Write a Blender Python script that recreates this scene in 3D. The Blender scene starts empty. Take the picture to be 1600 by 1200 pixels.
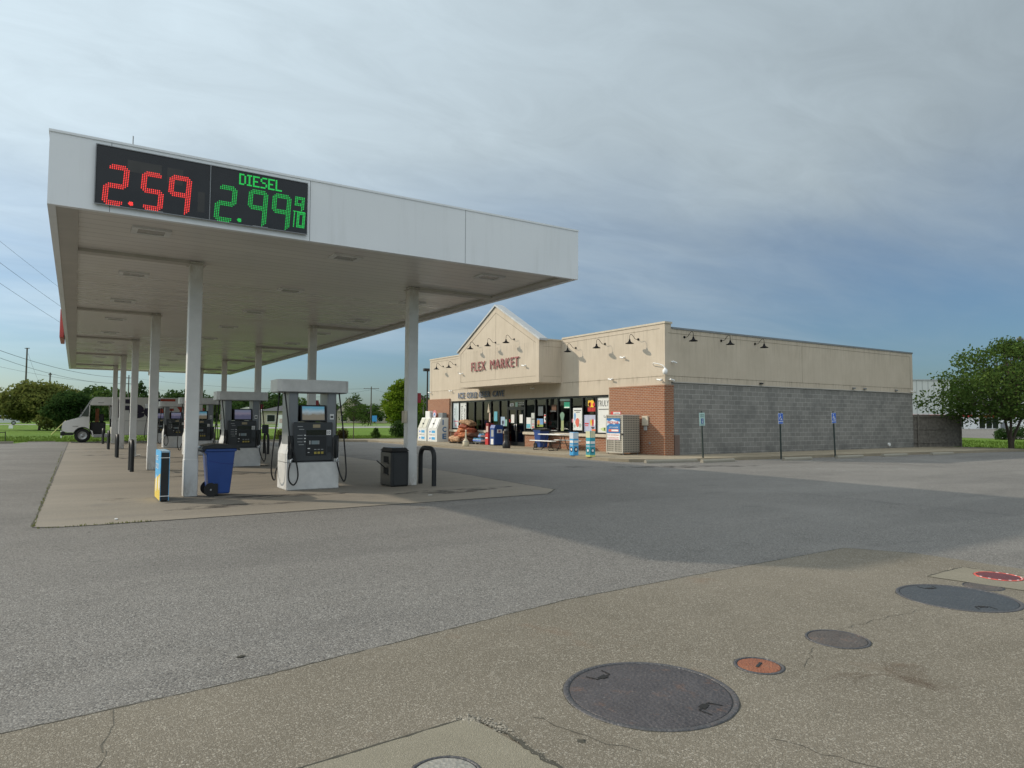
import bpy, math, random
import numpy as np
from mathutils import Vector, Matrix, Quaternion
random.seed(7); rng = np.random.default_rng(7)
R = math.radians
sc = bpy.context.scene
col = sc.collection

# ------------------------------------------------------------------ camera
cam_d = bpy.data.cameras.new('camera'); cam = bpy.data.objects.new('camera', cam_d); col.objects.link(cam)
def _d(x, y): return Vector((x-800, -(y-600), -1070.0))
vA = _d(2483, 664).normalized(); vB = _d(125, 652); vB = (vB - vB.dot(vA)*vA).normalized(); vC = vA.cross(vB)
M3 = Matrix((vA, vB, vC))
cam.matrix_world = Matrix.Translation((0, 0, 1.55)) @ M3.to_4x4()
cam_d.sensor_width = 36; cam_d.lens = 36*1070/1600; cam_d.clip_end = 6000; cam_d.clip_start = .05
sc.camera = cam

# ------------------------------------------------------------------ sun, sky, exposure
LD = Vector((1.27, -1.32, -1.0)).normalized()        # direction the light travels
sun_d = bpy.data.lights.new('sun', 'SUN'); sun_d.energy = 2.9; sun_d.angle = R(1.0); sun_d.color = (1, .88, .72)
sun = bpy.data.objects.new('sun', sun_d); col.objects.link(sun)
sun.rotation_mode = 'QUATERNION'; sun.rotation_quaternion = LD.to_track_quat('-Z', 'Y')
sun.location = (-20, 20, 30)
to_sun = -LD
sun_el = math.asin(to_sun.z); sun_az = math.atan2(to_sun.x, to_sun.y)
w = bpy.data.worlds.new('World'); sc.world = w; w.use_nodes = True
nt = w.node_tree; nt.nodes.clear(); N = nt.nodes.new; L = nt.links.new
out = N('ShaderNodeOutputWorld'); bg = N('ShaderNodeBackground'); bg.inputs['Strength'].default_value = .1
sky = N('ShaderNodeTexSky'); sky.sky_type = 'NISHITA'; sky.sun_disc = False; sky.sun_elevation = sun_el; sky.sun_rotation = sun_az
sky.altitude = 150; sky.air_density = 1.0; sky.dust_density = 1.5; sky.ozone_density = 1.5
tc = N('ShaderNodeTexCoord'); sep = N('ShaderNodeSeparateXYZ'); L(tc.outputs['Generated'], sep.inputs[0])
def wm(op, a, b=None, c=None):
    n = N('ShaderNodeMath'); n.operation = op
    for i, v in enumerate((a, b, c)):
        if v is None: continue
        if isinstance(v, (int, float)): n.inputs[i].default_value = v
        else: L(v, n.inputs[i])
    return n.outputs[0]
zc = wm('ADD', wm('MAXIMUM', sep.outputs[2], 0), .12)
cu = wm('DIVIDE', sep.outputs[0], zc); cv = wm('DIVIDE', sep.outputs[1], zc)
cmb = N('ShaderNodeCombineXYZ'); L(cu, cmb.inputs[0]); L(cv, cmb.inputs[1])
mp = N('ShaderNodeMapping'); mp.inputs['Rotation'].default_value = (0, 0, R(-20)); mp.inputs['Scale'].default_value = (.42, .8, 1)
L(cmb.outputs[0], mp.inputs[0])
n1 = N('ShaderNodeTexNoise'); n1.inputs['Scale'].default_value = 1.1; n1.inputs['Detail'].default_value = 7; n1.inputs['Roughness'].default_value = .52; n1.inputs['Distortion'].default_value = .5
L(mp.outputs[0], n1.inputs['Vector'])
n2 = N('ShaderNodeTexNoise'); n2.inputs['Scale'].default_value = .35; n2.inputs['Detail'].default_value = 3
L(mp.outputs[0], n2.inputs['Vector'])
# overcast deepens with height, thins towards the horizon
elev = wm('MULTIPLY_ADD', sep.outputs[2], 2.6, -.30)
cov = wm('ADD', wm('ADD', wm('MULTIPLY', n1.outputs[0], .9), wm('MULTIPLY', n2.outputs[0], .8)), elev)
cov = wm('SUBTRACT', cov, .60)
ramp = N('ShaderNodeMapRange'); ramp.interpolation_type = 'SMOOTHSTEP'; L(cov, ramp.inputs[0]); ramp.inputs[1].default_value = 0; ramp.inputs[2].default_value = .85
ramp.inputs[3].default_value = .03; ramp.inputs[4].default_value = .93
# the cloud veil is brighter on the sun's side
vd = N('ShaderNodeVectorMath'); vd.operation = 'DOT_PRODUCT'; L(tc.outputs['Generated'], vd.inputs[0]); vd.inputs[1].default_value = to_sun
glow = wm('ADD', wm('MULTIPLY', wm('POWER', wm('MAXIMUM', wm('MULTIPLY_ADD', vd.outputs['Value'], .5, .5), 0), 2.0), 5.4), 3.0)
n3 = N('ShaderNodeTexNoise'); n3.inputs['Scale'].default_value = 5.5; n3.inputs['Detail'].default_value = 9; n3.inputs['Roughness'].default_value = .62; n3.inputs['Distortion'].default_value = 1.2
L(mp.outputs[0], n3.inputs['Vector'])
tex = wm('ADD', wm('MULTIPLY', n1.outputs[0], .36), wm('MULTIPLY_ADD', n3.outputs[0], .32, .66))
glow = wm('MULTIPLY', glow, tex)
# cloud glow added out of view, overhead and behind the camera, lifting ambient fill
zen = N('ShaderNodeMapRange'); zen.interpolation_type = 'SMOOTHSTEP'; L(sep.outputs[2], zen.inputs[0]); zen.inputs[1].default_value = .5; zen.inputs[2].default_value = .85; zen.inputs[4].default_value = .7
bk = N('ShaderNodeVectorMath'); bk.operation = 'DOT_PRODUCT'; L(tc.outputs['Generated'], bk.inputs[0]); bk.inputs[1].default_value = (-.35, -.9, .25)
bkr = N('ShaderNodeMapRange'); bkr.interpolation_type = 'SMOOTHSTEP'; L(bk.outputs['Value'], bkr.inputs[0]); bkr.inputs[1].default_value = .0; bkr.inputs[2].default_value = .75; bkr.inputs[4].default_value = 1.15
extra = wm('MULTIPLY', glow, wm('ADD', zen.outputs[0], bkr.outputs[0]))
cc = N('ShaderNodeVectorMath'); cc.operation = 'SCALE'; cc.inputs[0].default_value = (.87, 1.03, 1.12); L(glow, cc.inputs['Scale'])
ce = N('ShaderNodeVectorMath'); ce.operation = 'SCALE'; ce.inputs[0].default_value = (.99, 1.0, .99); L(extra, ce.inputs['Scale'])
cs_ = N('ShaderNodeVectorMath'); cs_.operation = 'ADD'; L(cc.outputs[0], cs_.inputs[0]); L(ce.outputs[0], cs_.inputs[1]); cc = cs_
sk2 = N('ShaderNodeVectorMath'); sk2.operation = 'MULTIPLY'; L(sky.outputs[0], sk2.inputs[0]); sk2.inputs[1].default_value = (.53, .71, .88)
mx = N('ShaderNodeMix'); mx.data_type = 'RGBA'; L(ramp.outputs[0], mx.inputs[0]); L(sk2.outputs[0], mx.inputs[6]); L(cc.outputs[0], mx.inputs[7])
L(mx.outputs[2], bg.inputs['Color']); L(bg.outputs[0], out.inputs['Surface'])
sc.view_settings.view_transform = 'Standard'; sc.view_settings.look = 'None'; sc.view_settings.gamma = 1; sc.view_settings.exposure = 0.13

# ------------------------------------------------------------------ material helpers
MATS = {}
class NT:
    def __init__(s, name):
        s.m = bpy.data.materials.new(name); s.m.use_nodes = True; s.t = s.m.node_tree; s.t.nodes.clear()
        s.o = s.n('ShaderNodeOutputMaterial'); s.b = s.n('ShaderNodeBsdfPrincipled'); s.l(s.b.outputs[0], s.o.inputs[0])
        s.tc = s.n('ShaderNodeTexCoord'); s.vec = s.tc.outputs['Object']
    def n(s, t, **k):
        x = s.t.nodes.new(t)
        for a, b in k.items(): setattr(x, a, b)
        return x
    def l(s, a, b): s.t.links.new(a, b)
    def math(s, op, a, b=None, c=None, clamp=False):
        n = s.n('ShaderNodeMath', operation=op); n.use_clamp = clamp
        for i, v in enumerate((a, b, c)):
            if v is None: continue
            if isinstance(v, (int, float)): n.inputs[i].default_value = v
            else: s.l(v, n.inputs[i])
        return n.outputs[0]
    def noise(s, scale, detail=3, rough=.55, vec=None, stretch=None, dist=0):
        v = vec or s.vec
        if stretch:
            mp = s.n('ShaderNodeMapping'); mp.inputs['Scale'].default_value = stretch; s.l(v, mp.inputs[0]); v = mp.outputs[0]
        n = s.n('ShaderNodeTexNoise'); n.inputs['Scale'].default_value = scale; n.inputs['Detail'].default_value = detail
        n.inputs['Roughness'].default_value = rough; n.inputs['Distortion'].default_value = dist; s.l(v, n.inputs['Vector']); return n.outputs[0]
    def vor(s, scale, feature='F1', out='Distance', vec=None):
        n = s.n('ShaderNodeTexVoronoi'); n.feature = feature; n.inputs['Scale'].default_value = scale; s.l(vec or s.vec, n.inputs['Vector']); return n.outputs[out]
    def rng(s, v, a, b, c=0, d=1, smooth=False):
        n = s.n('ShaderNodeMapRange'); n.clamp = True
        if smooth: n.interpolation_type = 'SMOOTHSTEP'
        s.l(v, n.inputs[0])
        for i, x in enumerate((a, b, c, d)): n.inputs[i+1].default_value = x
        return n.outputs[0]
    def mix(s, f, a, b, mode='MIX'):
        n = s.n('ShaderNodeMix'); n.data_type = 'RGBA'; n.blend_type = mode
        for i, v in ((0, f), (6, a), (7, b)):
            if isinstance(v, (int, float)): n.inputs[i].default_value = v
            elif isinstance(v, tuple): n.inputs[i].default_value = (*v[:3], 1)
            else: s.l(v, n.inputs[i])
        return n.outputs[2]
    def col(s, c):
        if isinstance(c, tuple): s.b.inputs['Base Color'].default_value = (*c[:3], 1)
        else: s.l(c, s.b.inputs['Base Color'])
    def rough(s, r):
        if isinstance(r, (int, float)): s.b.inputs['Roughness'].default_value = r
        else: s.l(r, s.b.inputs['Roughness'])
    def bump(s, h, strength=.3, dist=.01):
        n = s.n('ShaderNodeBump'); n.inputs['Strength'].default_value = strength; n.inputs['Distance'].default_value = dist
        s.l(h, n.inputs['Height']); s.l(n.outputs[0], s.b.inputs['Normal'])
def mat(name, c, rough=.6, metal=0, var=.12, vs=3, bump=0, bs=60, emit=0, spec=None):
    if name in MATS: return MATS[name]
    t = NT(name)
    if var:
        n = t.noise(vs, 4, .6)
        f = t.rng(n, .3, .7)
        t.col(t.mix(f, tuple(x*(1-var) for x in c), tuple(min(1, x*(1+var)) for x in c)))
        t.rough(t.rng(n, .2, .8, max(0, rough-.08), min(1, rough+.08)))
    else: t.col(c); t.rough(rough)
    t.b.inputs['Metallic'].default_value = metal
    if spec is not None: t.b.inputs['Specular IOR Level'].default_value = spec
    if bump: t.bump(t.noise(bs, 3), bump, .01)
    if emit: t.b.inputs['Emission Color'].default_value = (*c, 1); t.b.inputs['Emission Strength'].default_value = emit
    MATS[name] = t.m; return t.m

# ---- ground materials
def m_asphalt():
    t = NT('asphalt')
    big = t.noise(.22, 5, .6); mid = t.noise(1.7, 4, .6); streak = t.noise(.5, 4, .6, stretch=(.5, 3.0, 1))
    base = t.mix(t.rng(big, .3, .7), (.138, .129, .116), (.188, .177, .160))
    base = t.mix(t.rng(streak, .45, .75, 0, .35), base, (.108, .104, .096))
    base = t.mix(t.rng(mid, .35, .7, 0, .25), base, (.235, .225, .208))
    stones = t.n('ShaderNodeTexVoronoi'); stones.inputs['Scale'].default_value = 95; t.l(t.vec, stones.inputs['Vector'])
    sr = t.n('ShaderNodeSeparateColor'); t.l(stones.outputs['Color'], sr.inputs[0])
    base = t.mix(t.rng(sr.outputs[0], .55, 1, 0, .75), base, (.35, .34, .315))
    base = t.mix(t.rng(sr.outputs[1], .72, 1, 0, .85), base, (.055, .055, .056))
    base = t.mix(t.rng(stones.outputs['Distance'], .35, .8, 0, .5), base, (.07, .069, .067))
    arc = t.noise(.35, 3, .5, stretch=(.25, 1.6, 1), dist=.8); base = t.mix(t.rng(arc, .52, .60, 0, .22), base, (.085, .082, .078)); pt = t.noise(.16, 2, .4, dist=1.5); base = t.mix(t.rng(pt, .52, .56, 0, .16), base, (.25, .24, .22))
    oil = t.noise(.9, 3, .5); base = t.mix(t.rng(oil, .66, .76, 0, .35), base, (.08, .078, .075))
    t.col(base); t.rough(.9); t.b.inputs['Specular IOR Level'].default_value = .25
    t.bump(t.math('ADD', t.math('MULTIPLY', stones.outputs['Distance'], -1.0), t.math('MULTIPLY', sr.outputs[2], .5)), .7, .006)
    return t.m
def m_concrete(name, c1, c2, stone=(.42, .39, .33), amount=.5, scale=70, rust=False):
    t = NT(name)
    big = t.noise(.35, 5, .6); mid = t.noise(2.6, 5, .65)
    base = t.mix(t.rng(big, .3, .7), c1, c2)
    base = t.mix(t.rng(mid, .4, .75, 0, .3), base, tuple(x*.7 for x in c1))
    st = t.n('ShaderNodeTexVoronoi'); st.inputs['Scale'].default_value = scale; t.l(t.vec, st.inputs['Vector'])
    st2 = t.n('ShaderNodeTexVoronoi'); st2.inputs['Scale'].default_value = scale*2.3; t.l(t.vec, st2.inputs['Vector'])
    a = t.n('ShaderNodeSeparateColor'); t.l(st.outputs['Color'], a.inputs[0]); b = t.n('ShaderNodeSeparateColor'); t.l(st2.outputs['Color'], b.inputs[0])
    wear = t.rng(t.noise(6, 3), .35, .65, .25, 1)
    m1 = t.math('MULTIPLY', t.rng(a.outputs[0], .72, .78), t.rng(st.outputs['Distance'], .55, .38)); m1 = t.math('MULTIPLY', m1, wear)
    base = t.mix(t.math('MULTIPLY', m1, amount), base, stone)
    base = t.mix(t.math('MULTIPLY', t.rng(b.outputs[1], .6, 1), amount*.75), base, tuple(x*.42 for x in c1))
    base = t.mix(t.math('MULTIPLY', t.rng(b.outputs[0], .75, 1), amount*.75), base, tuple(x*1.15 for x in stone))
    if rust:
        rp = t.rng(t.noise(1.1, 4, .6), .62, .78, 0, .45); base = t.mix(rp, base, (.16, .085, .045))
    t.col(base); t.rough(.88); t.b.inputs['Specular IOR Level'].default_value = .3
    t.bump(t.math('ADD', t.math('MULTIPLY', st2.outputs['Distance'], -1), m1), .55, .006)
    return t.m
def m_pad():
    t = NT('canopy_pad_concrete')
    big = t.noise(.3, 5, .6, stretch=(.35, 1.4, 1)); st = t.noise(.9, 5, .6, stretch=(.25, 2.2, 1)); oil = t.noise(.55, 4, .55)
    base = t.mix(t.rng(big, .3, .7), (.150, .131, .100), (.215, .187, .145))
    base = t.mix(t.rng(st, .5, .72, 0, .6), base, (.12, .105, .09))
    base = t.mix(t.rng(oil, .6, .74, 0, .6), base, (.075, .068, .06))
    base = t.mix(t.rng(t.noise(60, 2), .35, .7, 0, .3), base, (.36, .33, .28))
    t.col(base); t.rough(.8); t.bump(t.noise(120, 2), .25, .004); return t.m
def m_grass():
    t = NT('grass_lawn')
    a = t.noise(.12, 4, .6); b = t.noise(2.5, 5, .7); c = t.noise(30, 3, .7)
    base = t.mix(t.rng(a, .3, .7), (.085, .165, .022), (.13, .21, .03))
    base = t.mix(t.rng(b, .3, .75, 0, .5), base, (.17, .24, .045)); base = t.mix(t.rng(c, .35, .8, 0, .6), base, (.06, .12, .018))
    t.col(base); t.rough(.95); t.b.inputs['Specular IOR Level'].default_value = .1; t.bump(c, .9, .08); return t.m
MA = m_asphalt(); MC = m_concrete('slab_concrete', (.134, .117, .088), (.174, .153, .118), rust=True)
MC2 = m_concrete('patch_concrete', (.19, .172, .128), (.235, .215, .162), stone=(.36, .33, .27), amount=.35, scale=95)
MWALK = m_concrete('walk_concrete', (.255, .215, .15), (.32, .275, .20), amount=.25, scale=40)
MP = m_pad(); MG = m_grass()
# ---- wall materials
def uvz(t):
    s = t.n('ShaderNodeSeparateXYZ'); t.l(t.vec, s.inputs[0]); c = t.n('ShaderNodeCombineXYZ')
    t.l(t.math('ADD', s.outputs[0], s.outputs[1]), c.inputs[0]); t.l(s.outputs[2], c.inputs[1]); return c.outputs[0]
def m_brick(name, c1, c2, mortar, bw, rh, ms, stain=None, bumpd=.006, tint=None):
    t = NT(name); v = uvz(t)
    b = t.n('ShaderNodeTexBrick'); b.inputs['Scale'].default_value = 1; b.inputs['Brick Width'].default_value = bw; b.inputs['Row Height'].default_value = rh
    b.inputs['Mortar Size'].default_value = ms; b.inputs['Mortar Smooth'].default_value = .2; b.inputs['Bias'].default_value = 0
    b.inputs['Color1'].default_value = (*c1, 1); b.inputs['Color2'].default_value = (*c2, 1); b.inputs['Mortar'].default_value = (*mortar, 1); t.l(v, b.inputs[0])
    base = b.outputs['Color']
    base = t.mix(t.rng(t.noise(14, 4, .6), .3, .75, 0, .3), base, tuple(x*.7 for x in c1))
    if stain:
        base = t.mix(t.rng(t.noise(.9, 5, .62), .48, .7, 0, .65), base, stain)
        base = t.mix(t.rng(t.noise(3.2, 3, .6), .58, .72, 0, .3), base, stain)
        s = t.n('ShaderNodeSeparateXYZ'); t.l(t.vec, s.inputs[0])
        low = t.math('MULTIPLY', t.rng(s.outputs[2], .75, .1), t.rng(t.noise(2.0, 4), .3, .6)); base = t.mix(t.math('MULTIPLY', low, .5), base, tuple(x*.6 for x in stain))
    t.col(base); t.rough(.88); t.bump(t.math('ADD', t.math('MULTIPLY', b.outputs['Fac'], -1), t.math('MULTIPLY', t.noise(90, 3), .25)), .6, bumpd); return t.m
MBR = m_brick('red_brick', (.31, .115, .05), (.235, .08, .038), (.38, .30, .22), .213, .0725, .011)
MCMU = m_brick('grey_block', (.262, .252, .230), (.195, .188, .172), (.42, .41, .38), .406, .2032, .010, stain=(.13, .129, .122))
def m_eifs():
    t = NT('tan_stucco')
    a = t.noise(1.0, 4, .6); s = t.noise(1.6, 4, .6, stretch=(4, 4, .35)); s2 = t.noise(6, 3, .6, stretch=(3, 3, .2))
    base = t.mix(t.rng(a, .3, .7), (.50, .43, .335), (.555, .48, .38))
    base = t.mix(t.rng(s, .48, .75, 0, .35), base, (.40, .34, .255)); base = t.mix(t.rng(s2, .6, .75, 0, .22), base, (.33, .28, .21))
    sx = t.n('ShaderNodeSeparateXYZ'); t.l(t.vec, sx.inputs[0]); z = sx.outputs[2]
    drip = t.noise(5, 4, .7, stretch=(2.2, 2.2, .12)); dn = t.rng(drip, .5, .68)
    zone = t.math('ADD', t.math('MULTIPLY', t.rng(z, 3.05, 3.38), t.rng(z, 3.42, 3.38)), t.math('MULTIPLY', t.math('MULTIPLY', t.rng(z, 4.3, 5.35), t.rng(z, 5.4, 5.36)), .7))
    base = t.mix(t.math('MULTIPLY', t.math('MULTIPLY', dn, zone), .55), base, (.17, .145, .11))
    t.col(base); t.rough(.9); t.bump(t.noise(110, 3), .25, .004); return t.m
ME = m_eifs()
def m_soffit():
    t = NT('soffit_panels'); s = t.n('ShaderNodeSeparateXYZ'); t.l(t.vec, s.inputs[0])
    y = t.math('MULTIPLY', s.outputs[1], 1/.305); fr = t.math('FRACT', y); g = t.math('COMPARE', fr, .5, .47)
    g = t.rng(t.math('ABSOLUTE', t.math('SUBTRACT', fr, .5)), .44, .49)
    cell = t.n('ShaderNodeTexWhiteNoise'); cell.noise_dimensions = '1D'; t.l(t.math('FLOOR', y), cell.inputs['W'])
    base = t.mix(cell.outputs['Value'], (.60, .575, .54), (.66, .635, .595)); base = t.mix(t.math('MULTIPLY', g, .45), base, (.16, .15, .135))
    base = t.mix(t.rng(t.noise(.6, 4), .5, .75, 0, .25), base, (.36, .335, .30))
    t.col(base); t.rough(t.rng(cell.outputs['Value'], 0, 1, .26, .36)); t.bump(t.math('MULTIPLY', g, -1), .5, .01); return t.m
MSOF = m_soffit()
MWH = mat('white_painted_metal', (.62, .62, .605), .45, var=.10, vs=5)
def m_fascia():
    t = NT('fascia_panel'); st_ = t.noise(2.2, 4, .6, stretch=(3, 3, .25)); a = t.noise(.5, 3)
    c = t.mix(t.rng(a, .3, .7), (.72, .745, .77), (.77, .79, .81)); c = t.mix(t.rng(st_, .52, .8, 0, .28), c, (.50, .51, .50)); t.col(c); t.rough(.33); t.bump(t.noise(1.3, 2, .4), .25, .03); return t.m
MFAS = m_fascia()
MTRIM = mat('tan_metal_trim', (.42, .395, .355), .5, var=.12, vs=2)
def m_col():
    t = NT('column_paint'); n = t.noise(2.5, 4, .6); c = t.mix(t.rng(n, .3, .7), (.60, .595, .575), (.70, .695, .675))
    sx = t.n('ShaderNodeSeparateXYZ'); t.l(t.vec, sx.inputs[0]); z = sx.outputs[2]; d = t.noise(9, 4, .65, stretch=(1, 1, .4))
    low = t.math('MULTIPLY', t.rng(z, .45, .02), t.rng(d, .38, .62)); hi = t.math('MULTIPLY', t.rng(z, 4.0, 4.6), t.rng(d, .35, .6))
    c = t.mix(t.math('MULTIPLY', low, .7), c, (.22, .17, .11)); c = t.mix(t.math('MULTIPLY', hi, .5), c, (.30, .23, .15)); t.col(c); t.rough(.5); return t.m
MCOL = m_col()
MBK = mat('black_paint', (.011, .012, .0125), .55, var=.2, vs=8)
MBP = mat('black_plastic', (.016, .017, .018), .38, var=.15, vs=5)
MRUB = mat('black_rubber', (.014, .014, .014), .7, var=.1)
MDK = mat('charcoal_panel', (.04, .044, .048), .4, var=.12, vs=6)
MGR = mat('grey_metal', (.22, .23, .24), .4, metal=.2, var=.08)
MLG = mat('light_grey_metal', (.42, .43, .43), .4, metal=.3, var=.08)
MALU = mat('dark_aluminium', (.03, .032, .032), .35, metal=.5, var=.1)
MDKM = mat('roof_edge_metal', (.23, .24, .25), .45, metal=.3, var=.1)
MBL = mat('blue_plastic', (.022, .066, .25), .4, var=.08)
MBLU2 = mat('signal_blue', (.035, .13, .55), .4, var=.03)
MSKY = mat('cyan_print', (.06, .36, .68), .5, var=.08, vs=6)
MYEL = mat('yellow_print', (.72, .52, .06), .5, var=.08)
MRED = mat('red_print', (.55, .03, .03), .5, var=.05)
MREDF = mat('faded_red_letter', (.30, .09, .09), .5, var=.15, vs=9)
MNAVY = mat('blue_letter', (.10, .15, .24), .5, var=.12, vs=9)
MW = mat('white_print', (.78, .78, .76), .5, var=.02)
MCRM = mat('cream_stone', (.52, .46, .36), .8, var=.12, vs=5, bump=.15)
MORG = mat('orange_print', (.7, .16, .03), .5, var=.05)
MPUR = mat('purple_print', (.02, .015, .04), .45, var=.03)
MGRN = mat('mint_print', (.08, .55, .32), .5, var=.05)
MDIRT = mat('joint_dirt', (.05, .047, .035), .95, var=.4, vs=12)
MKERB = m_concrete('kerb_concrete', (.27, .25, .20), (.33, .305, .25), amount=.3, scale=50)
MCHR = mat('bare_steel', (.5, .5, .5), .3, metal=.9, var=.1)
MWOOD = mat('weathered_wood', (.15, .135, .115), .85, var=.4, vs=6, bump=.3)
MBARK = mat('bark', (.085, .066, .05), .95, var=.3, vs=8, bump=.6, bs=30)
MTYRE = MRUB
def m_glass():
    t = NT('shop_glass'); tr = t.n('ShaderNodeBsdfTransparent'); tr.inputs[0].default_value = (.42, .46, .44, 1)
    gl = t.n('ShaderNodeBsdfGlossy'); gl.inputs['Roughness'].default_value = .03; gl.inputs[0].default_value = (.9, .95, .95, 1)
    fr = t.n('ShaderNodeFresnel'); fr.inputs[0].default_value = 1.5; f = t.math('MULTIPLY', fr.outputs[0], .75)
    m = t.n('ShaderNodeMixShader'); t.l(f, m.inputs[0]); t.l(tr.outputs[0], m.inputs[1]); t.l(gl.outputs[0], m.inputs[2]); t.l(m.outputs[0], t.o.inputs[0]); return t.m
MGL = m_glass()
MCARG = mat('car_glass', (.012, .015, .016), .06, var=0)
def m_leaf(name, c1, c2, c3, trans=.35):
    t = NT(name); g = t.n('ShaderNodeNewGeometry'); r = g.outputs['Random Per Island']
    big = t.noise(.8, 3, .6)
    c = t.mix(t.rng(r, 0, .6), c1, c2); c = t.mix(t.rng(r, .7, 1, 0, .8), c, c3); c = t.mix(t.rng(big, .35, .65, 0, .5), c, c1)
    d = t.n('ShaderNodeBsdfDiffuse'); t.l(c, d.inputs[0]); tl = t.n('ShaderNodeBsdfTranslucent'); t.l(t.mix(.5, c, c3), tl.inputs[0])
    m = t.n('ShaderNodeMixShader'); m.inputs[0].default_value = trans; t.l(d.outputs[0], m.inputs[1]); t.l(tl.outputs[0], m.inputs[2]); t.l(m.outputs[0], t.o.inputs[0]); return t.m
ML_MID = m_leaf('leaf_mid', (.034, .066, .018), (.06, .11, .026), (.11, .165, .04))
ML_DK = m_leaf('leaf_dark', (.022, .048, .016), (.042, .08, .024), (.07, .115, .032))
ML_YG = m_leaf('leaf_bright', (.075, .135, .014), (.14, .22, .02), (.24, .30, .03))
ML_OL = m_leaf('leaf_olive', (.085, .108, .03), (.145, .168, .045), (.21, .225, .06))
ML_BR = m_leaf('leaf_bronze', (.05, .03, .02), (.075, .05, .025), (.05, .07, .02))

# ------------------------------------------------------------------ mesh helpers
class MB:
    def __init__(s): s.v = []; s.f = []; s.m = []; s.sm = []
    def add(s, vs, fs, mi=0, smooth=False):
        o = len(s.v); s.v += [tuple(p) for p in vs]; s.f += [tuple(i+o for i in f) for f in fs]; s.m += [mi]*len(fs); s.sm += [smooth]*len(fs); return s
    def box(s, x0, y0, z0, x1, y1, z1, mi=0, ch=0):
        x0, x1 = sorted((x0, x1)); y0, y1 = sorted((y0, y1)); z0, z1 = sorted((z0, z1))
        if ch <= 0:
            vs = [(x, y, z) for z in (z0, z1) for y in (y0, y1) for x in (x0, x1)]
            return s.add(vs, [(0, 2, 3, 1), (4, 5, 7, 6), (0, 1, 5, 4), (2, 6, 7, 3), (0, 4, 6, 2), (1, 3, 7, 5)], mi)
        c = min(ch, (x1-x0)*.45, (y1-y0)*.45, (z1-z0)*.45)
        import itertools
        P = {}
        vs = []
        X = (x0, x1); Y = (y0, y1); Z = (z0, z1); sg = (1, -1)
        for i, j, k in itertools.product((0, 1), repeat=3):
            b = (X[i], Y[j], Z[k]); q = (sg[i]*c, sg[j]*c, sg[k]*c)
            for a in range(3):
                p = [b[0]+q[0], b[1]+q[1], b[2]+q[2]]; p[a] = b[a]; P[(i, j, k, a)] = len(vs); vs.append(tuple(p))
        fs = []
        for a in range(3):
            u, w_ = [q for q in range(3) if q != a]
            for e in (0, 1):
                loop = []
                for (p, q) in ((0, 0), (1, 0), (1, 1), (0, 1)):
                    ijk = [0, 0, 0]; ijk[a] = e; ijk[u] = p; ijk[w_] = q; loop.append(P[(*ijk, a)])
                if (e == 1) == (a == 1): loop.reverse()
                fs.append(tuple(loop))
        for a in range(3):
            u, w_ = [q for q in range(3) if q != a]
            for p in (0, 1):
                for q in (0, 1):
                    i0 = [0, 0, 0]; i1 = [0, 0, 0]; i1[a] = 1
                    for t_ in (i0, i1): t_[u] = p; t_[w_] = q
                    lp = [P[(*i0, u)], P[(*i1, u)], P[(*i1, w_)], P[(*i0, w_)]]
                    fs.append(tuple(lp))
        for i, j, k in itertools.product((0, 1), repeat=3): fs.append((P[(i, j, k, 0)], P[(i, j, k, 1)], P[(i, j, k, 2)]))
        return s.add(vs, fs, mi)
    def prism(s, poly, axis, a, b, mi=0, cap=True, smooth=False):
        n = len(poly)
        def P(p, t): return {'x': (t, p[0], p[1]), 'y': (p[0], t, p[1]), 'z': (p[0], p[1], t)}[axis]
        vs = [P(p, a) for p in poly] + [P(p, b) for p in poly]
        s.add(vs, [(i, (i+1) % n, n+(i+1) % n, n+i) for i in range(n)], mi, smooth)
        if cap: s.add(vs, [tuple(range(n))[::-1], tuple(range(n, 2*n))], mi)
        return s
    def cone(s, p0, p1, r0, r1, n=12, mi=0, caps=True):
        p0 = Vector(p0); p1 = Vector(p1); d = (p1-p0).normalized(); u = d.orthogonal().normalized(); w_ = d.cross(u)
        ring = lambda p, r: [p + r*(math.cos(2*math.pi*i/n)*u + math.sin(2*math.pi*i/n)*w_) for i in range(n)]
        vs = ring(p0, r0) + ring(p1, r1); s.add(vs, [(i, (i+1) % n, n+(i+1) % n, n+i) for i in range(n)], mi, True)
        if caps: s.add(vs, [tuple(range(n))[::-1], tuple(range(n, 2*n))], mi)
        return s
    def lathe(s, prof, c=(0, 0, 0), n=24, mi=0):
        vs = []; fs = []
        for r, z in prof:
            vs += [(c[0]+r*math.cos(2*math.pi*i/n), c[1]+r*math.sin(2*math.pi*i/n), c[2]+z) for i in range(n)]
        for k in range(len(prof)-1):
            fs += [(k*n+i, k*n+(i+1) % n, (k+1)*n+(i+1) % n, (k+1)*n+i) for i in range(n)]
        return s.add(vs, fs, mi, True)
    def tube(s, pts, r, n=8, mi=0, rs=None, caps=True):
        pts = [Vector(p) for p in pts]; k = len(pts); vs = []; u = None
        for i, p in enumerate(pts):
            d = (pts[min(i+1, k-1)]-pts[max(i-1, 0)]).normalized()
            u = (d.orthogonal() if u is None else (u - u.dot(d)*d)).normalized(); w_ = d.cross(u); rr = rs[i] if rs else r
            vs += [p + rr*(math.cos(2*math.pi*j/n)*u + math.sin(2*math.pi*j/n)*w_) for j in range(n)]
        fs = [(i*n+j, i*n+(j+1) % n, (i+1)*n+(j+1) % n, (i+1)*n+j) for i in range(k-1) for j in range(n)]
        s.add(vs, fs, mi, True)
        if caps: s.add(vs, [tuple(range(n))[::-1], tuple(range((k-1)*n, k*n))], mi)
        return s
    def quad(s, a, b, c, d, mi=0): return s.add([a, b, c, d], [(0, 1, 2, 3)], mi)
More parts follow.
